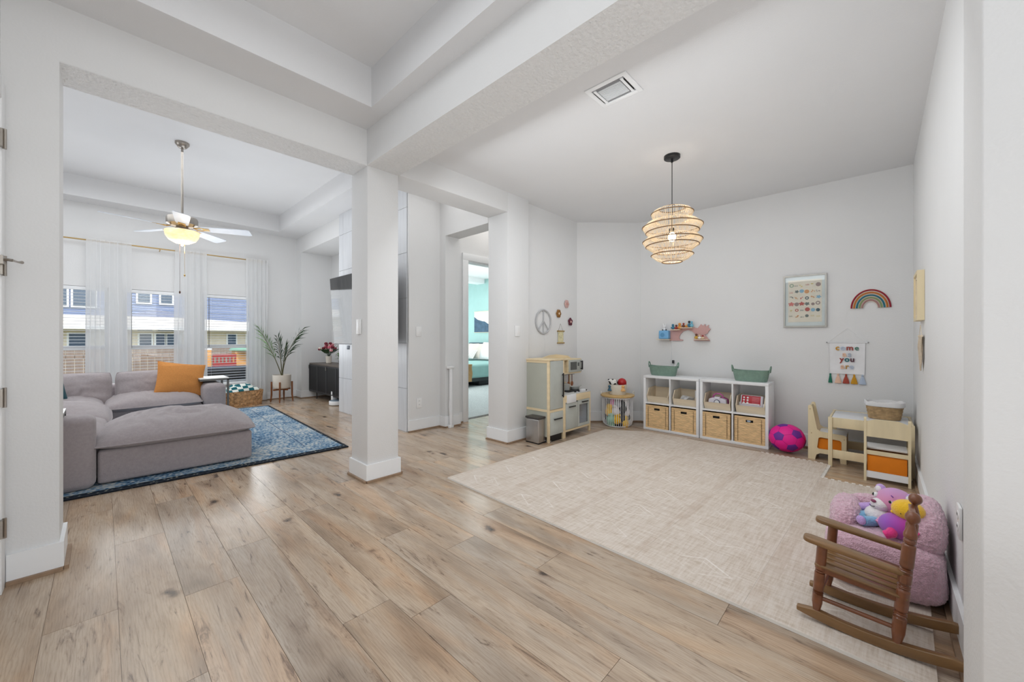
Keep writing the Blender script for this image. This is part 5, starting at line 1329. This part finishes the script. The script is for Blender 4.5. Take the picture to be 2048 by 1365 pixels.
# hutch
YB = .142
for x0 in (.285, .785): B(x0, YB + .150, CH, x0 + .022, YB + .165, .86).build('hutch_post', pine_m, pk_)
B(.275, YB, .675, .815, YB + .165, .690).build('hutch_shelf', pine_m, pk_); B(.270, YB, .835, .815, YB + .165, .848).build('hutch_top', pine_m, pk_)
B(.540, YB, .690, .555, YB + .165, .835).build('hutch_divider', pine_m, pk_); B(.275, YB + .16, .69, .81, YB + .165, .835).build('hutch_back', pine_m, pk_)
B(.29, YB + .158, CH + .01, .5, YB + .162, .675).build('tiled_splashback', mat('white_splashback', (222, 222, 220), .4), pk_)
mw = B(.556, YB - .015, .692, .812, YB + .1, .835).build('microwave', mat('grey_sage_light', (184, 188, 182), .45), pk_, bev=.003)
B(.572, YB - .018, .72, .700, YB - .014, .812).build('microwave_window', mat('dark_window', (92, 94, 90), .3), mw)
MB().box(.780, YB - .042, .715, .798, YB - .030, .822).box(.783, YB - .03, .72, .795, YB - .012, .732).box(.783, YB - .03, .805, .795, YB - .012, .817).build('microwave_handle', black_m, mw, bev=.003)
for k in range(3):
    for j in range(2): B(.722 + j * .018, YB - .018, .762 + k * .014, .734 + j * .018, YB - .014, .771 + k * .014).build('button', metal_dk, mw)
MB().prism([(.27, .845), (.80, .845), (.80, .872), (.74, .880), (.55, .898), (.42, .892), (.30, .870)], 1, YB + .168, YB + .180).build('crown_board', pine_m, pk_)
MB().tube([(.29, YB + .08, .655), (.79, YB + .08, .655)], .004, 6).build('utensil_rail', steel_m, pk_, smooth=True)
ut = flat('brown_utensil', (150, 92, 58))
for i, (x, lab) in enumerate(((.655, 'brown wooden toy ladle hanging under the microwave, nearer the fridge'), (.725, 'brown wooden toy spatula hanging at the end of the rail'))):
    u_ = thing('toy_utensil', lab, 'utensil', (3.165 + x, 2.475 + YB + .07, .655), group='toy utensils on the kitchen rail')
    MB().tube([(0, 0, 0), (0, 0, -.09)], .005, 8).build('shaft', rock_m, u_, smooth=True)
    MB().ball((0, 0, -.11), (.027, .007, .030), 14, 10).build('bowl', ut, u_, smooth=True)
po = thing('toy_pot', 'grey toy saucepan with a wooden lidded handle on the toy hob', 'pot', (3.165 + .555, 2.475 + .19, CH + .0245))
gr_ = flat('grey_enamel', (176, 178, 174), .35)
MB().lathe([(.050, 0), (.056, .06), (.052, .06), (.046, .006)], n=28).build('pot_body', gr_, po, smooth=True)
MB().lathe([(.057, .061), (.03, .074), (.005, .078)], n=28).build('pot_lid', gr_, po, smooth=True); MB().ball((0, 0, .085), (.012, .012, .009), 12, 8).build('lid_knob', pine_m, po, smooth=True)
for s_ in (-1, 1): MB().tube([(s_ * .054, -.014, .05), (s_ * .072, -.012, .05), (s_ * .072, .012, .05), (s_ * .054, .014, .05)], .004, 6).build('pot_handle', pine_m, po)
pn = thing('toy_pan', 'shallow grey toy frying pan beside the toy saucepan', 'pan', (3.165 + .695, 2.475 + .15, CH + .0245))
MB().lathe([(.045, 0), (.058, .028), (.054, .028), (.042, .004)], n=28).build('pan_body', gr_, pn, smooth=True)
MB().tube([(.056, 0, .022), (.12, -.01, .034)], [.006, .007], 8).build('pan_handle', gr_, pn, smooth=True)

# --- hamper of soft toys
HC = (4.43, 2.376)
hp = thing('toy_hamper', 'white barred toy hamper with a round bamboo lid in the corner', 'hamper', (HC[0], HC[1], 0))
nb_ = 44; Rh = .184
bar = MB().tube([(Rh * .80, 0, .012), (Rh * .93, 0, .03), (Rh, 0, .075), (Rh, 0, .36)], .0032, 6).mesh('bar', smooth=True); bar.materials.append(white_m)
for k in range(nb_):
    o = bpy.data.objects.new('bar', bar); COL.objects.link(o); o.parent = hp; o.rotation_euler = (0, 0, 2 * PI * k / nb_)
MB().tube([(Rh * math.cos(a * PI / 24), Rh * math.sin(a * PI / 24), .358) for a in range(48)], .006, 8, closed=True).build('top_ring', white_m, hp, smooth=True)
MB().tube([(Rh * .8 * math.cos(a * PI / 24), Rh * .8 * math.sin(a * PI / 24), .010) for a in range(48)], .006, 8, closed=True).build('bottom_ring', white_m, hp, smooth=True)
MB().lathe([(Rh * .8, .004), (Rh * .8, .008)], n=32).build('bottom', white_m, hp)
MB().lathe([(Rh + .012, 0), (Rh + .022, .006), (Rh + .022, .020), (Rh + .016, .024)], c=(0, 0, .366), n=48).build('lid', mat('bamboo_lid', (206, 172, 116), .5, var=.15, vscale=30, stretch=(1, .2, 1)), hp, smooth=True)
for s_ in (-1, 1):
    c = Rv * (s_ * (Rh + .005)); MB().tube([tuple(c + Vector((0, 0, .35))), tuple(c * 1.1 + Vector((.012, .0, .40))), tuple(c * 1.08 + Vector((0, 0, .425))), tuple(c * 1.02 + Vector((-.012, 0, .40)))], .005, 8).build('rope_handle', cream_rope, hp, smooth=True)
rn = random.Random(12)
pal = [(plush_black, 'black'), (plush_white, 'white'), (plush_yellow, 'yellow'), (plush_pink, 'pink'), (plush_lilac, 'lilac'), (plush_blue, 'blue'), (mat('light_grey_plush', (190, 190, 196), .95), 'pale grey'), (mat('sea_green_plush', (150, 200, 176), .95), 'sea green')]
Fv = Vector((.726, .6876, 0))
spots = [(-.10, .10, 7, -.075), (-.11, .19, 2, -.05), (-.06, .31, 3, -.06), (-.045, .205, 1, -.10), (-.02, .29, 6, -.09), (.03, .235, 0, -.10), (.02, .12, 0, -.10), (.075, .30, 1, -.07),
         (.085, .19, 1, -.08), (.10, .12, 0, -.05), (-.03, .10, 2, -.105), (.06, .055, 2, -.09), (-.09, .05, 7, -.06), (.0, .04, 0, -.09), (.11, .06, 6, -.04), (-.12, .13, 0, -.02), (.0, .2, 0, 0), (-.03, .32, 6, .03), (.04, .33, 5, .05)]
desc = ['low by the bars facing the kitchen', 'against the bars facing the kitchen', 'just under the lid facing the kitchen', 'at mid height in front', 'under the middle of the lid', 'at mid height under the red ball',
        'filling the lower front', 'under the lid facing the shelves', 'at mid height facing the shelves', 'low facing the shelves', 'low in front', 'at the bottom facing the shelves', 'at the bottom facing the kitchen', 'at the bottom in front', 'at the bottom by the shelf side', 'poking through the bars by the kitchen', 'buried in the middle', 'behind the front toys under the lid', 'behind under the lid by the shelves']
for i, (l, z, c, d) in enumerate(spots):
    p = Vector((HC[0], HC[1], 0)) + Rv * l + Fv * d
    s_ = rn.uniform(1.5, 1.85)
    t = thing('stuffed_toy', '%s soft toy inside the barred hamper, %s' % (pal[c][1], desc[i]), 'soft toy', (p.x, p.y, z), rn.uniform(0, 6), 'soft toys in the barred hamper')
    MB().ball((0, 0, -.01), (.034 * s_, .032 * s_, .036 * s_), 14, 10).build('body', pal[c][0], t, smooth=True)
    MB().ball((0, 0, .03 * s_), (.026 * s_, .026 * s_, .022 * s_), 14, 10).build('head', pal[c][0], t, smooth=True)
    for a in (-1, 1):
        MB().ball((0, a * .021, .046 * s_), (.010, .010, .012), 8, 6).build('ear', pal[(c + 0) % 8][0], t, smooth=True)
        MB().tube([(0, a * .025, .0), (.012, a * .042, -.012)], [.011, .009], 8).build('limb', pal[c][0], t, smooth=True)
tbk = thing('tassel_basket', 'cream rope basket with a blue and a peach tassel on the hamper lid', 'basket', (HC[0] + Rv.x * (-.0), HC[1], .3905))
mb = MB(); v = []; f = []; nz = 30
for j in range(nz + 1):
    q_ = j / nz; r_ = .098 + .018 * math.sin(q_ * PI * .6) + .0015 * abs(math.sin(PI * q_ * 10))
    for k in range(48): v.append((r_ * math.cos(2 * PI * k / 48), r_ * math.sin(2 * PI * k / 48), .125 * q_))
for (r_, z) in ((.108, .125), (.09, .02)):
    for k in range(48): v.append((r_ * math.cos(2 * PI * k / 48), r_ * math.sin(2 * PI * k / 48), z))
for j in range(nz + 2):
    for k in range(48): f.append((j * 48 + k, j * 48 + (k + 1) % 48, (j + 1) * 48 + (k + 1) % 48, (j + 1) * 48 + k))
f.append(tuple((nz + 2) * 48 + k for k in range(48))); f.append(tuple(range(47, -1, -1)))
mb.add(v, f).build('body', cream_rope, tbk, smooth=True)
for l, m_, z, d in ((-.105, flat('dusty_blue_yarn', (70, 108, 130), .95), .11, -.045), (.038, flat('peach_yarn', (236, 184, 122), .95), .115, -.112)):
    p = Rv * l + Fv * d
    MB().ball(tuple(p + Vector((0, 0, z - .008))), (.022, .022, .018), 12, 8).lathe([(.012, -.006), (.03, -.045), (.024, -.052)], c=(p.x, p.y, z - .012), n=14).build('tassel', m_, tbk, smooth=True)
p = Vector((HC[0], HC[1], 0)) + Rv * .058
tag(MB().ball((p.x, p.y, .535), .055, 28, 20).build('red_ball', red_m, None, smooth=True), 'shiny red ball in the cream tassel basket', 'ball')
p = Vector((HC[0], HC[1], 0)) - Rv * .05
cw = thing('cow_plush', 'black and white plush cow in the cream tassel basket', 'soft toy', (p.x, p.y, .53))
cm, t_, b_ = nodes_of('cow_patches'); v_ = coords(t_); vo_ = N(t_, 'ShaderNodeTexNoise'); vo_.inputs['Scale'].default_value = 17; t_.links.new(v_, vo_.inputs['Vector'])
t_.links.new(ramp(t_, vo_.outputs['Fac'], [(.50, lin((236, 234, 228))), (.52, lin((26, 24, 24)))]), b_.inputs['Base Color']); b_.inputs['Roughness'].default_value = .95
MB().ball((0, 0, 0), (.052, .05, .052), 24, 18).build('body', cm, cw, smooth=True); MB().ball((-.02, .025, .022), (.03, .03, .026), 16, 12).build('head', cm, cw, smooth=True)
for s_ in (-1, 1): MB().ball((-.02, .025 + s_ * .028, .04), (.008, .014, .008), 10, 8).build('ear', plush_black, cw, smooth=True)

# --- pendant lamp
PD = (3.236, 1.2406, 2.60)
pd = thing('pendant_lamp', 'tiered woven rattan pendant lamp on a black cord', 'pendant lamp', PD)
MB().lathe([(.063, 0), (.063, -.022), (.058, -.026)], n=32).build('canopy', black_m, pd, smooth=True)
MB().tube([(0, 0, -.02), (0, 0, -.055)], .009, 10).build('cord_grip', black_m, pd, smooth=True)
MB().tube([(0, 0, -.04), (0, 0, -.60)], .0035, 8).build('cord', black_m, pd, smooth=True)
MB().lathe([(.02, -.60), (.024, -.61), (.024, -.63), (.016, -.635)], n=16).build('lamp_socket', black_m, pd, smooth=True)
MB().ball((0, 0, -.672), (.030, .030, .038), 18, 12).build('bulb', bulb_m, pd, smooth=True)
def tier(prof, ns, rings):
    mb = MB()
    for k in range(ns):
        a = 2 * PI * (k + .3 * math.sin(k * 1.7)) / ns; c, s_ = math.cos(a), math.sin(a)
        mb.tube([(r_ * c, r_ * s_, z) for r_, z in prof], .0019, 4)
    o = mb.build('shade_tier', rattan_m, pd)
    for r_, z in rings:
        MB().tube([(r_ * math.cos(a * PI / 32), r_ * math.sin(a * PI / 32), z) for a in range(64)], .0042, 6, closed=True).build('rim_wire', rattan_dark, o, smooth=True)
tier([(.10, -.435), (.14, -.452), (.163, -.475), (.150, -.51), (.125, -.545)], 84, [(.163, -.475), (.10, -.436)])
tier([(.125, -.53), (.19, -.548), (.233, -.585), (.205, -.63), (.165, -.675)], 110, [(.233, -.585), (.205, -.63)])
tier([(.135, -.655), (.20, -.675), (.230, -.705), (.205, -.745), (.138, -.795)], 110, [(.230, -.705), (.205, -.745)])
tier([(.135, -.785), (.163, -.82), (.125, -.855), (.078, -.878)], 84, [(.138, -.79), (.163, -.82), (.078, -.878)])
point('pendant_bulb_light', (PD[0], PD[1], PD[2] - .672), 12, .036, (1, .92, .82))

# --- ceiling vent
vt = thing('ceiling_vent', 'white ceiling air vent near the beam over the play room', 'vent', (2.135, 1.17, 2.60))
MB().box(-.115, -.135, -.006, .115, -.105, 0).box(-.115, .105, -.006, .115, .135, 0).box(-.115, -.105, -.006, -.085, .105, 0).box(.085, -.105, -.006, .115, .105, 0).build('frame', trim_m, vt, bev=.001)
B(-.085, -.105, -.0005, .085, .105, 0).build('backing', mat('vent_shadow', (138, 138, 140), .9), vt)
for k in range(9): B(-.055, -.075 + 0, -.009, -.052, .075, -.001).build('louver', trim_m, vt, loc=(.002 + k * .0135, 0, 0))
for y in (-.088, .088): B(-.075, y - .008, -.008, .078, y + .008, -.001).build('end_bar', trim_m, vt)
MB().box(-.06, -.101, -.0075, .065, -.097, -.0005).box(-.06, -.080, -.0075, .065, -.0765, -.0005).box(-.06, .098, -.0075, .065, .101, -.0005).build('slot', dark_m, vt)

# --- far side wall decorations (y = YL)
pz = thing('peace_sign', 'grey peace sign wall ornament over the play kitchen', 'wall ornament', (3.534, YL - .012, 1.283))
cir = [(.137 * math.cos(a * PI / 24), 0, .137 * math.sin(a * PI / 24)) for a in range(48)]
pgm = mat('grey_wrapped_wire', (186, 186, 188), .6)
MB().tube(cir, .0095, 8, closed=True).build('ring', pgm, pz, smooth=True)
MB().tube([(0, 0, .137), (0, 0, -.137)], .006, 8).build('upright', pgm, pz, smooth=True)
for s_ in (-1, 1): MB().tube([(0, 0, .012), (s_ * .094, 0, -.098)], .006, 8).build('diagonal', pgm, pz, smooth=True)
MB().tube([(.03, .006, -.137), (.035, .008, -.30), (.045, .008, -.45)], .0012, 4).build('cord', white_m, pz)
def wall_flower(loc, m, mc_, label, rz=0):
    t = thing('wall_flower', label, 'wall ornament', loc, group='fabric flowers on the wall')
    for k in range(6 if rz == 0 else 5):
        n_ = 6 if rz == 0 else 5
        a = 2 * PI * k / n_ + rz
        MB().ball((.027 * math.cos(a), 0, .030 * math.sin(a)), (.021, .010, .023), 12, 8).build('petal', m, t, smooth=True)
    MB().ball((.0, -.008, 0), (.014, .008, .015), 12, 8).build('centre', mc_, t, smooth=True)
cream_p = flat('cream_felt', (232, 206, 172), .9)
wall_flower((3.997, YL - .012, 1.52), mat('dusty_pink_felt', (204, 168, 162), .95, var=.12, vscale=60), flat('rose_felt', (204, 150, 142), .9), 'dusty pink felt flower, highest of the three on the wall')
wall_flower((3.828, YL - .012, 1.392), mat('bronze_velvet', (140, 96, 40), .7, var=.25, vscale=60), cream_p, 'bronze brown felt flower between peace sign and pink flower')
wall_flower((4.075, YL - .012, 1.299), mat('plum_velvet', (96, 42, 56), .8, var=.2, vscale=60), flat('pale_pink_felt', (230, 190, 182), .9), 'plum coloured five petal felt flower, lowest on the wall', .3)
sc_ = thing('mini_scroll', 'small hanging scroll with flecked paper between two gold rods', 'wall hanging', (3.875, YL - .010, 1.105))
for z in (.073, -.073): MB().tube([(-.07, 0, z), (.07, 0, z)], .008, 8).build('rod', brass_m, sc_, smooth=True)
fm, t_, b_ = nodes_of('flecked_paper'); v_ = coords(t_); vo_ = N(t_, 'ShaderNodeTexVoronoi'); vo_.inputs['Scale'].default_value = 75; t_.links.new(v_, vo_.inputs['Vector'])
t_.links.new(ramp(t_, vo_.outputs['Distance'], [(.22, lin((112, 120, 84))), (.3, lin((226, 218, 180)))]), b_.inputs['Base Color']); b_.inputs['Roughness'].default_value = .9
B(-.055, 0, -.07, .052, .003, .07).build('paper', fm, sc_)
MB().tube([(-.05, 0, .078), (-.003, .004, .165), (.045, 0, .078)], .0015, 4).build('string', mat('twine', (120, 110, 96), .9), sc_)

# --- back wall decorations (x = XB): local frame has y along the wall
ws = thing('rainbow_shelf', 'pink scalloped rainbow and leaf wall shelf with tiny ledges', 'wall shelf', (4.79, 1.71, 1.06))
pkm = mat('dusty_pink_wood', (204, 162, 158), .7)
def P2(pts): return [(-u, z) for u, z in pts]
# u runs along the wall away from the corner window side (towards the near side wall)
ol = []
for k in range(17):
    a = PI - PI * k / 16; ol.append((.0 + .165 * math.cos(a) * 1.0, .035 + .145 * math.sin(a) * 1.0))
outer = [(-.165, 0)] + [(-.165, .10), (-.15, .145), (-.11, .15), (-.01, .15), (-.01, .17), (.10, .17), (.13, .155), (.165, .15), (.20, .195), (.222, .175), (.245, .195), (.25, .165), (.285, .185), (.280, .155), (.305, .135), (.285, .115), (.27, .085), (.24, .075), (.285, .02), (.30, .0)]
inner = [(.12, .0), (.125, .03), (.150, .035), (.135, .08), (.10, .115), (.05, .13), (.0, .115), (-.035, .08), (-.05, .045), (-.045, .02), (.0, .01), (-.01, .0)]
MB().prism([(-u, z) for u, z in outer + inner], 0, .02, .034).build('back_board', pkm, ws)
for u0, u1, z in ((-.30, -.14, .012), (.14, .29, .012), (-.13, -.02, .128), (-.02, .12, .150)):
    B(-.045, -u1, z, .02, -u0, z + .008).build('ledge', ply_m, ws)
ab = thing('toy_speaker', 'light blue cube toy speaker with two small ears on the wall shelf', 'speaker', (4.765, 1.92, 1.0805))
soft(B(-.035, -.060, 0, .045, .060, .105), 'cube', flat('sky_blue_plastic', (120, 178, 222), .4), ab, .014)
MB().lathe([(.026, 0), (.026, .002)], n=20).xf(Matrix.Rotation(R(-90), 4, 'Y')).xf(Matrix.Translation((-.036, .010, .05))).build('speaker_disc', flat('mid_blue_plastic', (90, 150, 196), .5), ab)
for s_ in (-1, 1): MB().ball((0, s_ * .022, .110), (.009, .009, .009), 10, 8).build('ear', black_m, ab, smooth=True)
fg = thing('white_figurine', 'small white figurine with long ears on the blue toy speaker', 'figurine', (4.765, 1.92, 1.186))
MB().ball((0, 0, .018), (.016, .016, .020), 12, 8).build('body', white_m, fg, smooth=True); MB().ball((0, 0, .047), (.018, .018, .016), 12, 8).build('head', white_m, fg, smooth=True)
for s_ in (-1, 1): MB().tube([(0, s_ * .010, .055), (0, s_ * .016, .085)], .005, 6).build('ear', white_m, fg, smooth=True)
def figure(y, z, c1, c2, label, s_=1.0, tall=1.0):
    t = thing('toy_figurine', label, 'figurine', (4.765, y, z), group='tiny figurines on the pink wall shelf')
    MB().ball((0, 0, .018 * s_ * tall), (.016 * s_, .016 * s_, .018 * s_ * tall), 12, 8).build('body', c1, t, smooth=True)
    MB().ball((-.002, 0, .045 * s_ * tall), (.013 * s_, .013 * s_, .013 * s_), 12, 8).build('head', c2, t, smooth=True)
    for k in (-1, 1): MB().ball((-.005, k * .016 * s_, .018 * s_), (.006, .006, .010), 8, 6).build('arm', c1, t, smooth=True)
f_or, f_te, f_re, f_br, f_lb, f_go = flat('orange_figure', (222, 150, 70)), flat('teal_figure', (62, 124, 152)), flat('red_figure', (160, 60, 56)), flat('brown_figure', (110, 66, 50)), flat('light_blue_figure', (126, 190, 212)), flat('gold_figure', (206, 164, 70))
figure(1.815, 1.197, f_te, f_te, 'rounded blue figurine at the lower step next to the toy speaker', 1.15)
figure(1.775, 1.197, f_re, f_br, 'dark red figurine between the blue and the orange ones')
figure(1.735, 1.197, f_or, f_or, 'large orange figurine in the middle of the wall shelf', 1.35)
figure(1.690, 1.219, f_br, f_re, 'brown and red figurine on the upper step', .95)
figure(1.655, 1.219, f_or, cream_p, 'small orange figurine with a cream head on the upper step', .8)
figure(1.625, 1.219, f_te, black_m, 'tall dark blue figurine with a black head on the upper step', 1.1, 1.3)
figure(1.597, 1.219, f_lb, f_lb, 'pale blue figurine at the end of the upper step', 1.1, 1.2)
figure(1.545, 1.081, f_go, f_br, 'golden lion figurine with a brown mane on the low ledge', 1.1)
figure(1.510, 1.081, white_m, cream_p, 'cream figurine beside the golden lion', .9)
figure(1.475, 1.081, cream_p, f_re, 'small cream and red figurine at the end of the low ledge', .8)
tag(MB().tube([(4.822, 1.853, 1.06), (4.824, 1.856, .92), (4.824, 1.862, .80), (4.824, 1.85, .66)], .0025, 6).build('power_cable', white_m, None, smooth=True), 'thin white cable running down from the pink wall shelf', 'cable')
pg = thing('plug_adapter', 'small dark plug on the wall above the green rope basket', 'plug', (4.826, 1.833, .80))
B(-.016, -.012, -.02, 0, .012, .02).build('body', metal_dk, pg, bev=.003); MB().tube([(-.014, 0, -.015), (-.012, .01, -.06), (-.006, .012, -.12)], .002, 6).build('lead', white_m, pg)

# framed print
fp = thing('framed_print', 'large framed alphabet style print with small coloured drawings', 'picture', (XB - .003, .5365, 1.201))
fm_ = mat('silver_frame', (176, 174, 168), .35, metal=.3)
fw_, fh_ = .1735, .522
MB().box(-.022, -fw_, 0, 0, -fw_ + .014, fh_).box(-.022, fw_ - .014, 0, 0, fw_, fh_).box(-.022, -fw_, 0, 0, fw_, .014).box(-.022, -fw_, fh_ - .014, 0, fw_, fh_).build('frame', fm_, fp)
B(-.006, -fw_ + .012, .012, -.002, fw_ - .012, fh_ - .012).build('mat_board', mat('white_mat_board', (222, 224, 224), .7), fp)
B(-.008, -.135, .052, -.006, .135, .475).build('paper_print', mat('peach_paper', (238, 224, 208), .8), fp)
B(-.0175, -fw_ + .014, .014, -.016, fw_ - .014, fh_ - .014).build('glass', glass_m, fp)
rn = random.Random(21)
pc2 = [flat('print_navy', (56, 84, 96)), flat('print_coral', (214, 120, 112)), flat('print_orange', (222, 158, 104)), flat('print_yellow', (220, 196, 120)), flat('print_sage', (156, 172, 150)), flat('print_blue', (140, 180, 206)), flat('print_mauve', (160, 136, 132)), flat('print_red', (190, 84, 74)), flat('print_grey', (110, 116, 112))]
def disc(mb, y, z, r_, n_=14, st=1.0, wob=0, ph=0):
    pts = [(y + r_ * st * (1 + wob * math.sin(5 * a * 2 * PI / n_ + ph)) * math.cos(2 * PI * a / n_), z + r_ * (1 + wob * math.sin(5 * a * 2 * PI / n_ + ph)) * math.sin(2 * PI * a / n_)) for a in range(n_)]
    mb.prism(pts, 0, -.0095, -.008)
for rI in range(6):
    for cI in range(6):
        y = .108 - cI * .043 + rn.uniform(-.004, .004); z = .42 - rI * .062 + rn.uniform(-.006, .006)
        m_ = rn.choice(pc2); mb = MB(); kd = rn.choice('dldrbv')
        r_ = rn.uniform(.012, .020)
        if kd == 'd': disc(mb, y, z, r_, 16)
        elif kd == 'r':
            for a in range(16):
                a0, a1 = 2 * PI * a / 16, 2 * PI * (a + 1) / 16; mb.prism([(y + r_ * math.cos(a0), z + r_ * math.sin(a0)), (y + r_ * math.cos(a1), z + r_ * math.sin(a1)), (y + r_ * .55 * math.cos(a1), z + r_ * .55 * math.sin(a1)), (y + r_ * .55 * math.cos(a0), z + r_ * .55 * math.sin(a0))], 0, -.0095, -.008)
        elif kd == 'l':
            for q_ in range(5): mb.prism([(y - .012 + q_ * .006, z - .008), (y - .009 + q_ * .006, z - .008), (y - .011 + q_ * .006 + rn.uniform(-.004, .004), z + .008)], 0, -.0095, -.008)
        elif kd == 'b': disc(mb, y, z, r_, 20, 1.2, .28, rn.uniform(0, 6))
        else:
            for q_ in range(4): disc(mb, y + rn.uniform(-.012, .012), z + rn.uniform(-.010, .010), .0045, 8, rn.uniform(.6, 1.8))
        mb.build('printed_motif', m_, fp)

# rainbow
rw = thing('rainbow_hanging', 'felt and rope rainbow wall ornament in muted colours', 'wall ornament', (XB - .004, .0535, 1.368))
rc_ = [(.131, (150, 34, 52)), (.112, (196, 120, 52)), (.093, (34, 116, 134)), (.075, (140, 158, 110)), (.058, (172, 132, 128))]
def arc(mb, r0, r1, x0, x1, n_=40, sy=1.0):
    for k in range(n_):
        a0, a1 = PI * k / n_, PI * (k + 1) / n_
        mb.prism([(r0 * math.cos(a0), 1.25 * r0 * math.sin(a0)), (r1 * math.cos(a0), 1.25 * r1 * math.sin(a0)), (r1 * math.cos(a1), 1.25 * r1 * math.sin(a1)), (r0 * math.cos(a1), 1.25 * r0 * math.sin(a1))], 0, x0, x1)
mb = MB(); arc(mb, .047, .138, -.004, 0); mb.build('backing', flat('blush_backing', (226, 190, 180), .9), rw)
for r_, c in rc_:
    m_ = flat('yarn_%d' % c[0], c, .9)
    MB().tube([(-.007, r_ * math.cos(PI * k / 40), 1.25 * r_ * math.sin(PI * k / 40)) for k in range(41)], .0062, 8).build('arc', m_, rw, smooth=True)
    MB().tube([(-.006, (r_ - .0095) * math.cos(PI * k / 40), 1.25 * (r_ - .0095) * math.sin(PI * k / 40)) for k in range(41)], .0022, 6).build('cream_cord', cream_rope, rw, smooth=True)

# banner with lettering
bn = thing('fabric_banner', 'white fabric banner reading come as you are with five tassels', 'banner', (XB - .012, .2155, .752))
MB().tube([(0, -.151, .298), (0, .151, .298)], .004, 8).build('dowel', white_m, bn, smooth=True)
for s_ in (-1, 1): MB().tube([(0, s_ * .143, .298), (0, s_ * .153, .298)], .006, 8).build('dowel_tip', mat('grey_tip', (150, 150, 152), .5), bn, smooth=True)
MB().tube([(.004, -.14, .30), (.008, 0, .432), (.004, .14, .30)], .0012, 4).build('hanging_string', white_m, bn)
mb = MB(); v = []; f = []
for j in range(13):
    for i in range(21):
        y = .128 - .256 * i / 20; z = .300 - .30 * j / 12; v.append((.004 + .003 * math.sin(i * .55) * j / 12, y * (1 - .04 * j / 12), z))
for j in range(12):
    for i in range(20): a = j * 21 + i; f.append((a, a + 1, a + 22, a + 21))
mb.add(v, f).build('cloth', mat('white_banner_canvas', (236, 236, 238), .9), bn, smooth=True)
LC = {'mustard': (206, 150, 50), 'pale_blue': (186, 200, 220), 'brick': (156, 72, 66), 'green': (44, 122, 98), 'peach': (232, 190, 162), 'teal': (38, 110, 116), 'plum': (96, 62, 72), 'grey_blue': (176, 186, 200), 'ochre': (190, 146, 78)}
LM = {k: flat('letter_' + k, c, .8) for k, c in LC.items()}
rows = [('come', ['mustard', 'pale_blue', 'brick', 'green'], .226, .0395), ('as', ['peach', 'grey_blue'], .165, .036), ('you', ['brick', 'teal', 'plum'], .118, .0375), ('are', ['peach', 'ochre', 'pale_blue'], .050, .036)]
for word, cols, z, adv in rows:
    wds = {'m': 1.5, 'r': .8}
    tot = sum(wds.get(c, 1.0) for c in word) * adv; y = tot / 2
    for ch, cn in zip(word, cols):
        wch = wds.get(ch, 1.0) * adv
        cu = bpy.data.curves.new('letter_' + ch, 'FONT'); cu.body = ch; cu.size = .066; cu.align_x = 'CENTER'; cu.extrude = .0012; cu.offset = .0004 if ch == 'e' else .0020
        cu.materials.append(LM[cn])
        tmp = bpy.data.objects.new('tmp', cu); COL.objects.link(tmp); bpy.context.view_layer.update()
        me = bpy.data.meshes.new_from_object(tmp.evaluated_get(bpy.context.evaluated_depsgraph_get())); me.name = 'letter_' + ch
        bpy.data.objects.remove(tmp); bpy.data.curves.remove(cu)
        o = bpy.data.objects.new('letter_' + ch, me); COL.objects.link(o); o.parent = bn
        o.location = (-.0035, y - wch / 2, z); o.rotation_euler = (R(90), 0, R(-90)); y -= wch
tcs = [((44, 118, 96), 'green'), ((230, 192, 168), 'peach'), ((166, 76, 62), 'brick'), ((200, 146, 40), 'mustard'), ((180, 194, 214), 'pale blue')]
for k, (c, nm) in enumerate(tcs):
    y = .122 - k * .0575
    m_ = flat('tassel_' + nm.replace(' ', '_'), c, .95)
    w_ = .016 if k == 0 else .026
    MB().ball((0, y, -.008), (.006, .0085, .009), 10, 8).lathe([(.006, -.014), (w_ * .75, -.055), (w_, -.088), (w_ * .8, -.09)], c=(0, y, 0), n=14, sx=.35).build('tassel', m_, bn, smooth=True)

# near side wall (y = YR)
sf_ = thing('shadow_box_frame', 'deep pale wood frame seen edge on, high on the side wall', 'picture', (3.86, YR + .001, 1.21))
MB().box(-.17, 0, 0, -.15, .035, .33).box(.15, 0, 0, .17, .035, .33).box(-.17, 0, 0, .17, .035, .02).box(-.17, 0, .31, .17, .035, .33).build('frame', maple_m, sf_)
MB().box(-.15, .018, .02, -.13, .026, .31).box(.13, .018, .02, .15, .026, .31).box(-.15, .018, .02, .15, .026, .04).box(-.15, .018, .29, .15, .026, .31).build('inner_frame', ply_m, sf_)
B(-.15, .002, .02, .15, .006, .31).build('picture_board', mat('oat_board', (206, 198, 184), .8), sf_)
mcw = thing('macrame_hanging', 'beige macrame wall hanging below the pale wood frame', 'wall hanging', (3.80, YR + .014, .86))
MB().tube([(-.11, 0, .245), (.11, 0, .245)], .007, 8).build('dowel', ply_m, mcw, smooth=True)
MB().tube([(-.10, 0, .25), (0, 0, .32), (.10, 0, .25)], .0015, 4).build('string', ply_m, mcw)
mf = MB(); rn = random.Random(5)
for k in range(26):
    x = -.10 + k * .008; L = .235 - .09 * abs(k - 12.5) / 12.5 + rn.uniform(-.01, .01)
    mf.tube([(x, .004 * math.sin(k), .245), (x + rn.uniform(-.003, .003), .006 * math.cos(k * 2), .245 - L / 2), (x, 0, .245 - L)], .0038, 5)
mf.build('cords', mat('beige_cotton_cord', (206, 190, 168), .95, var=.12, vscale=60), mcw, stuff=True)
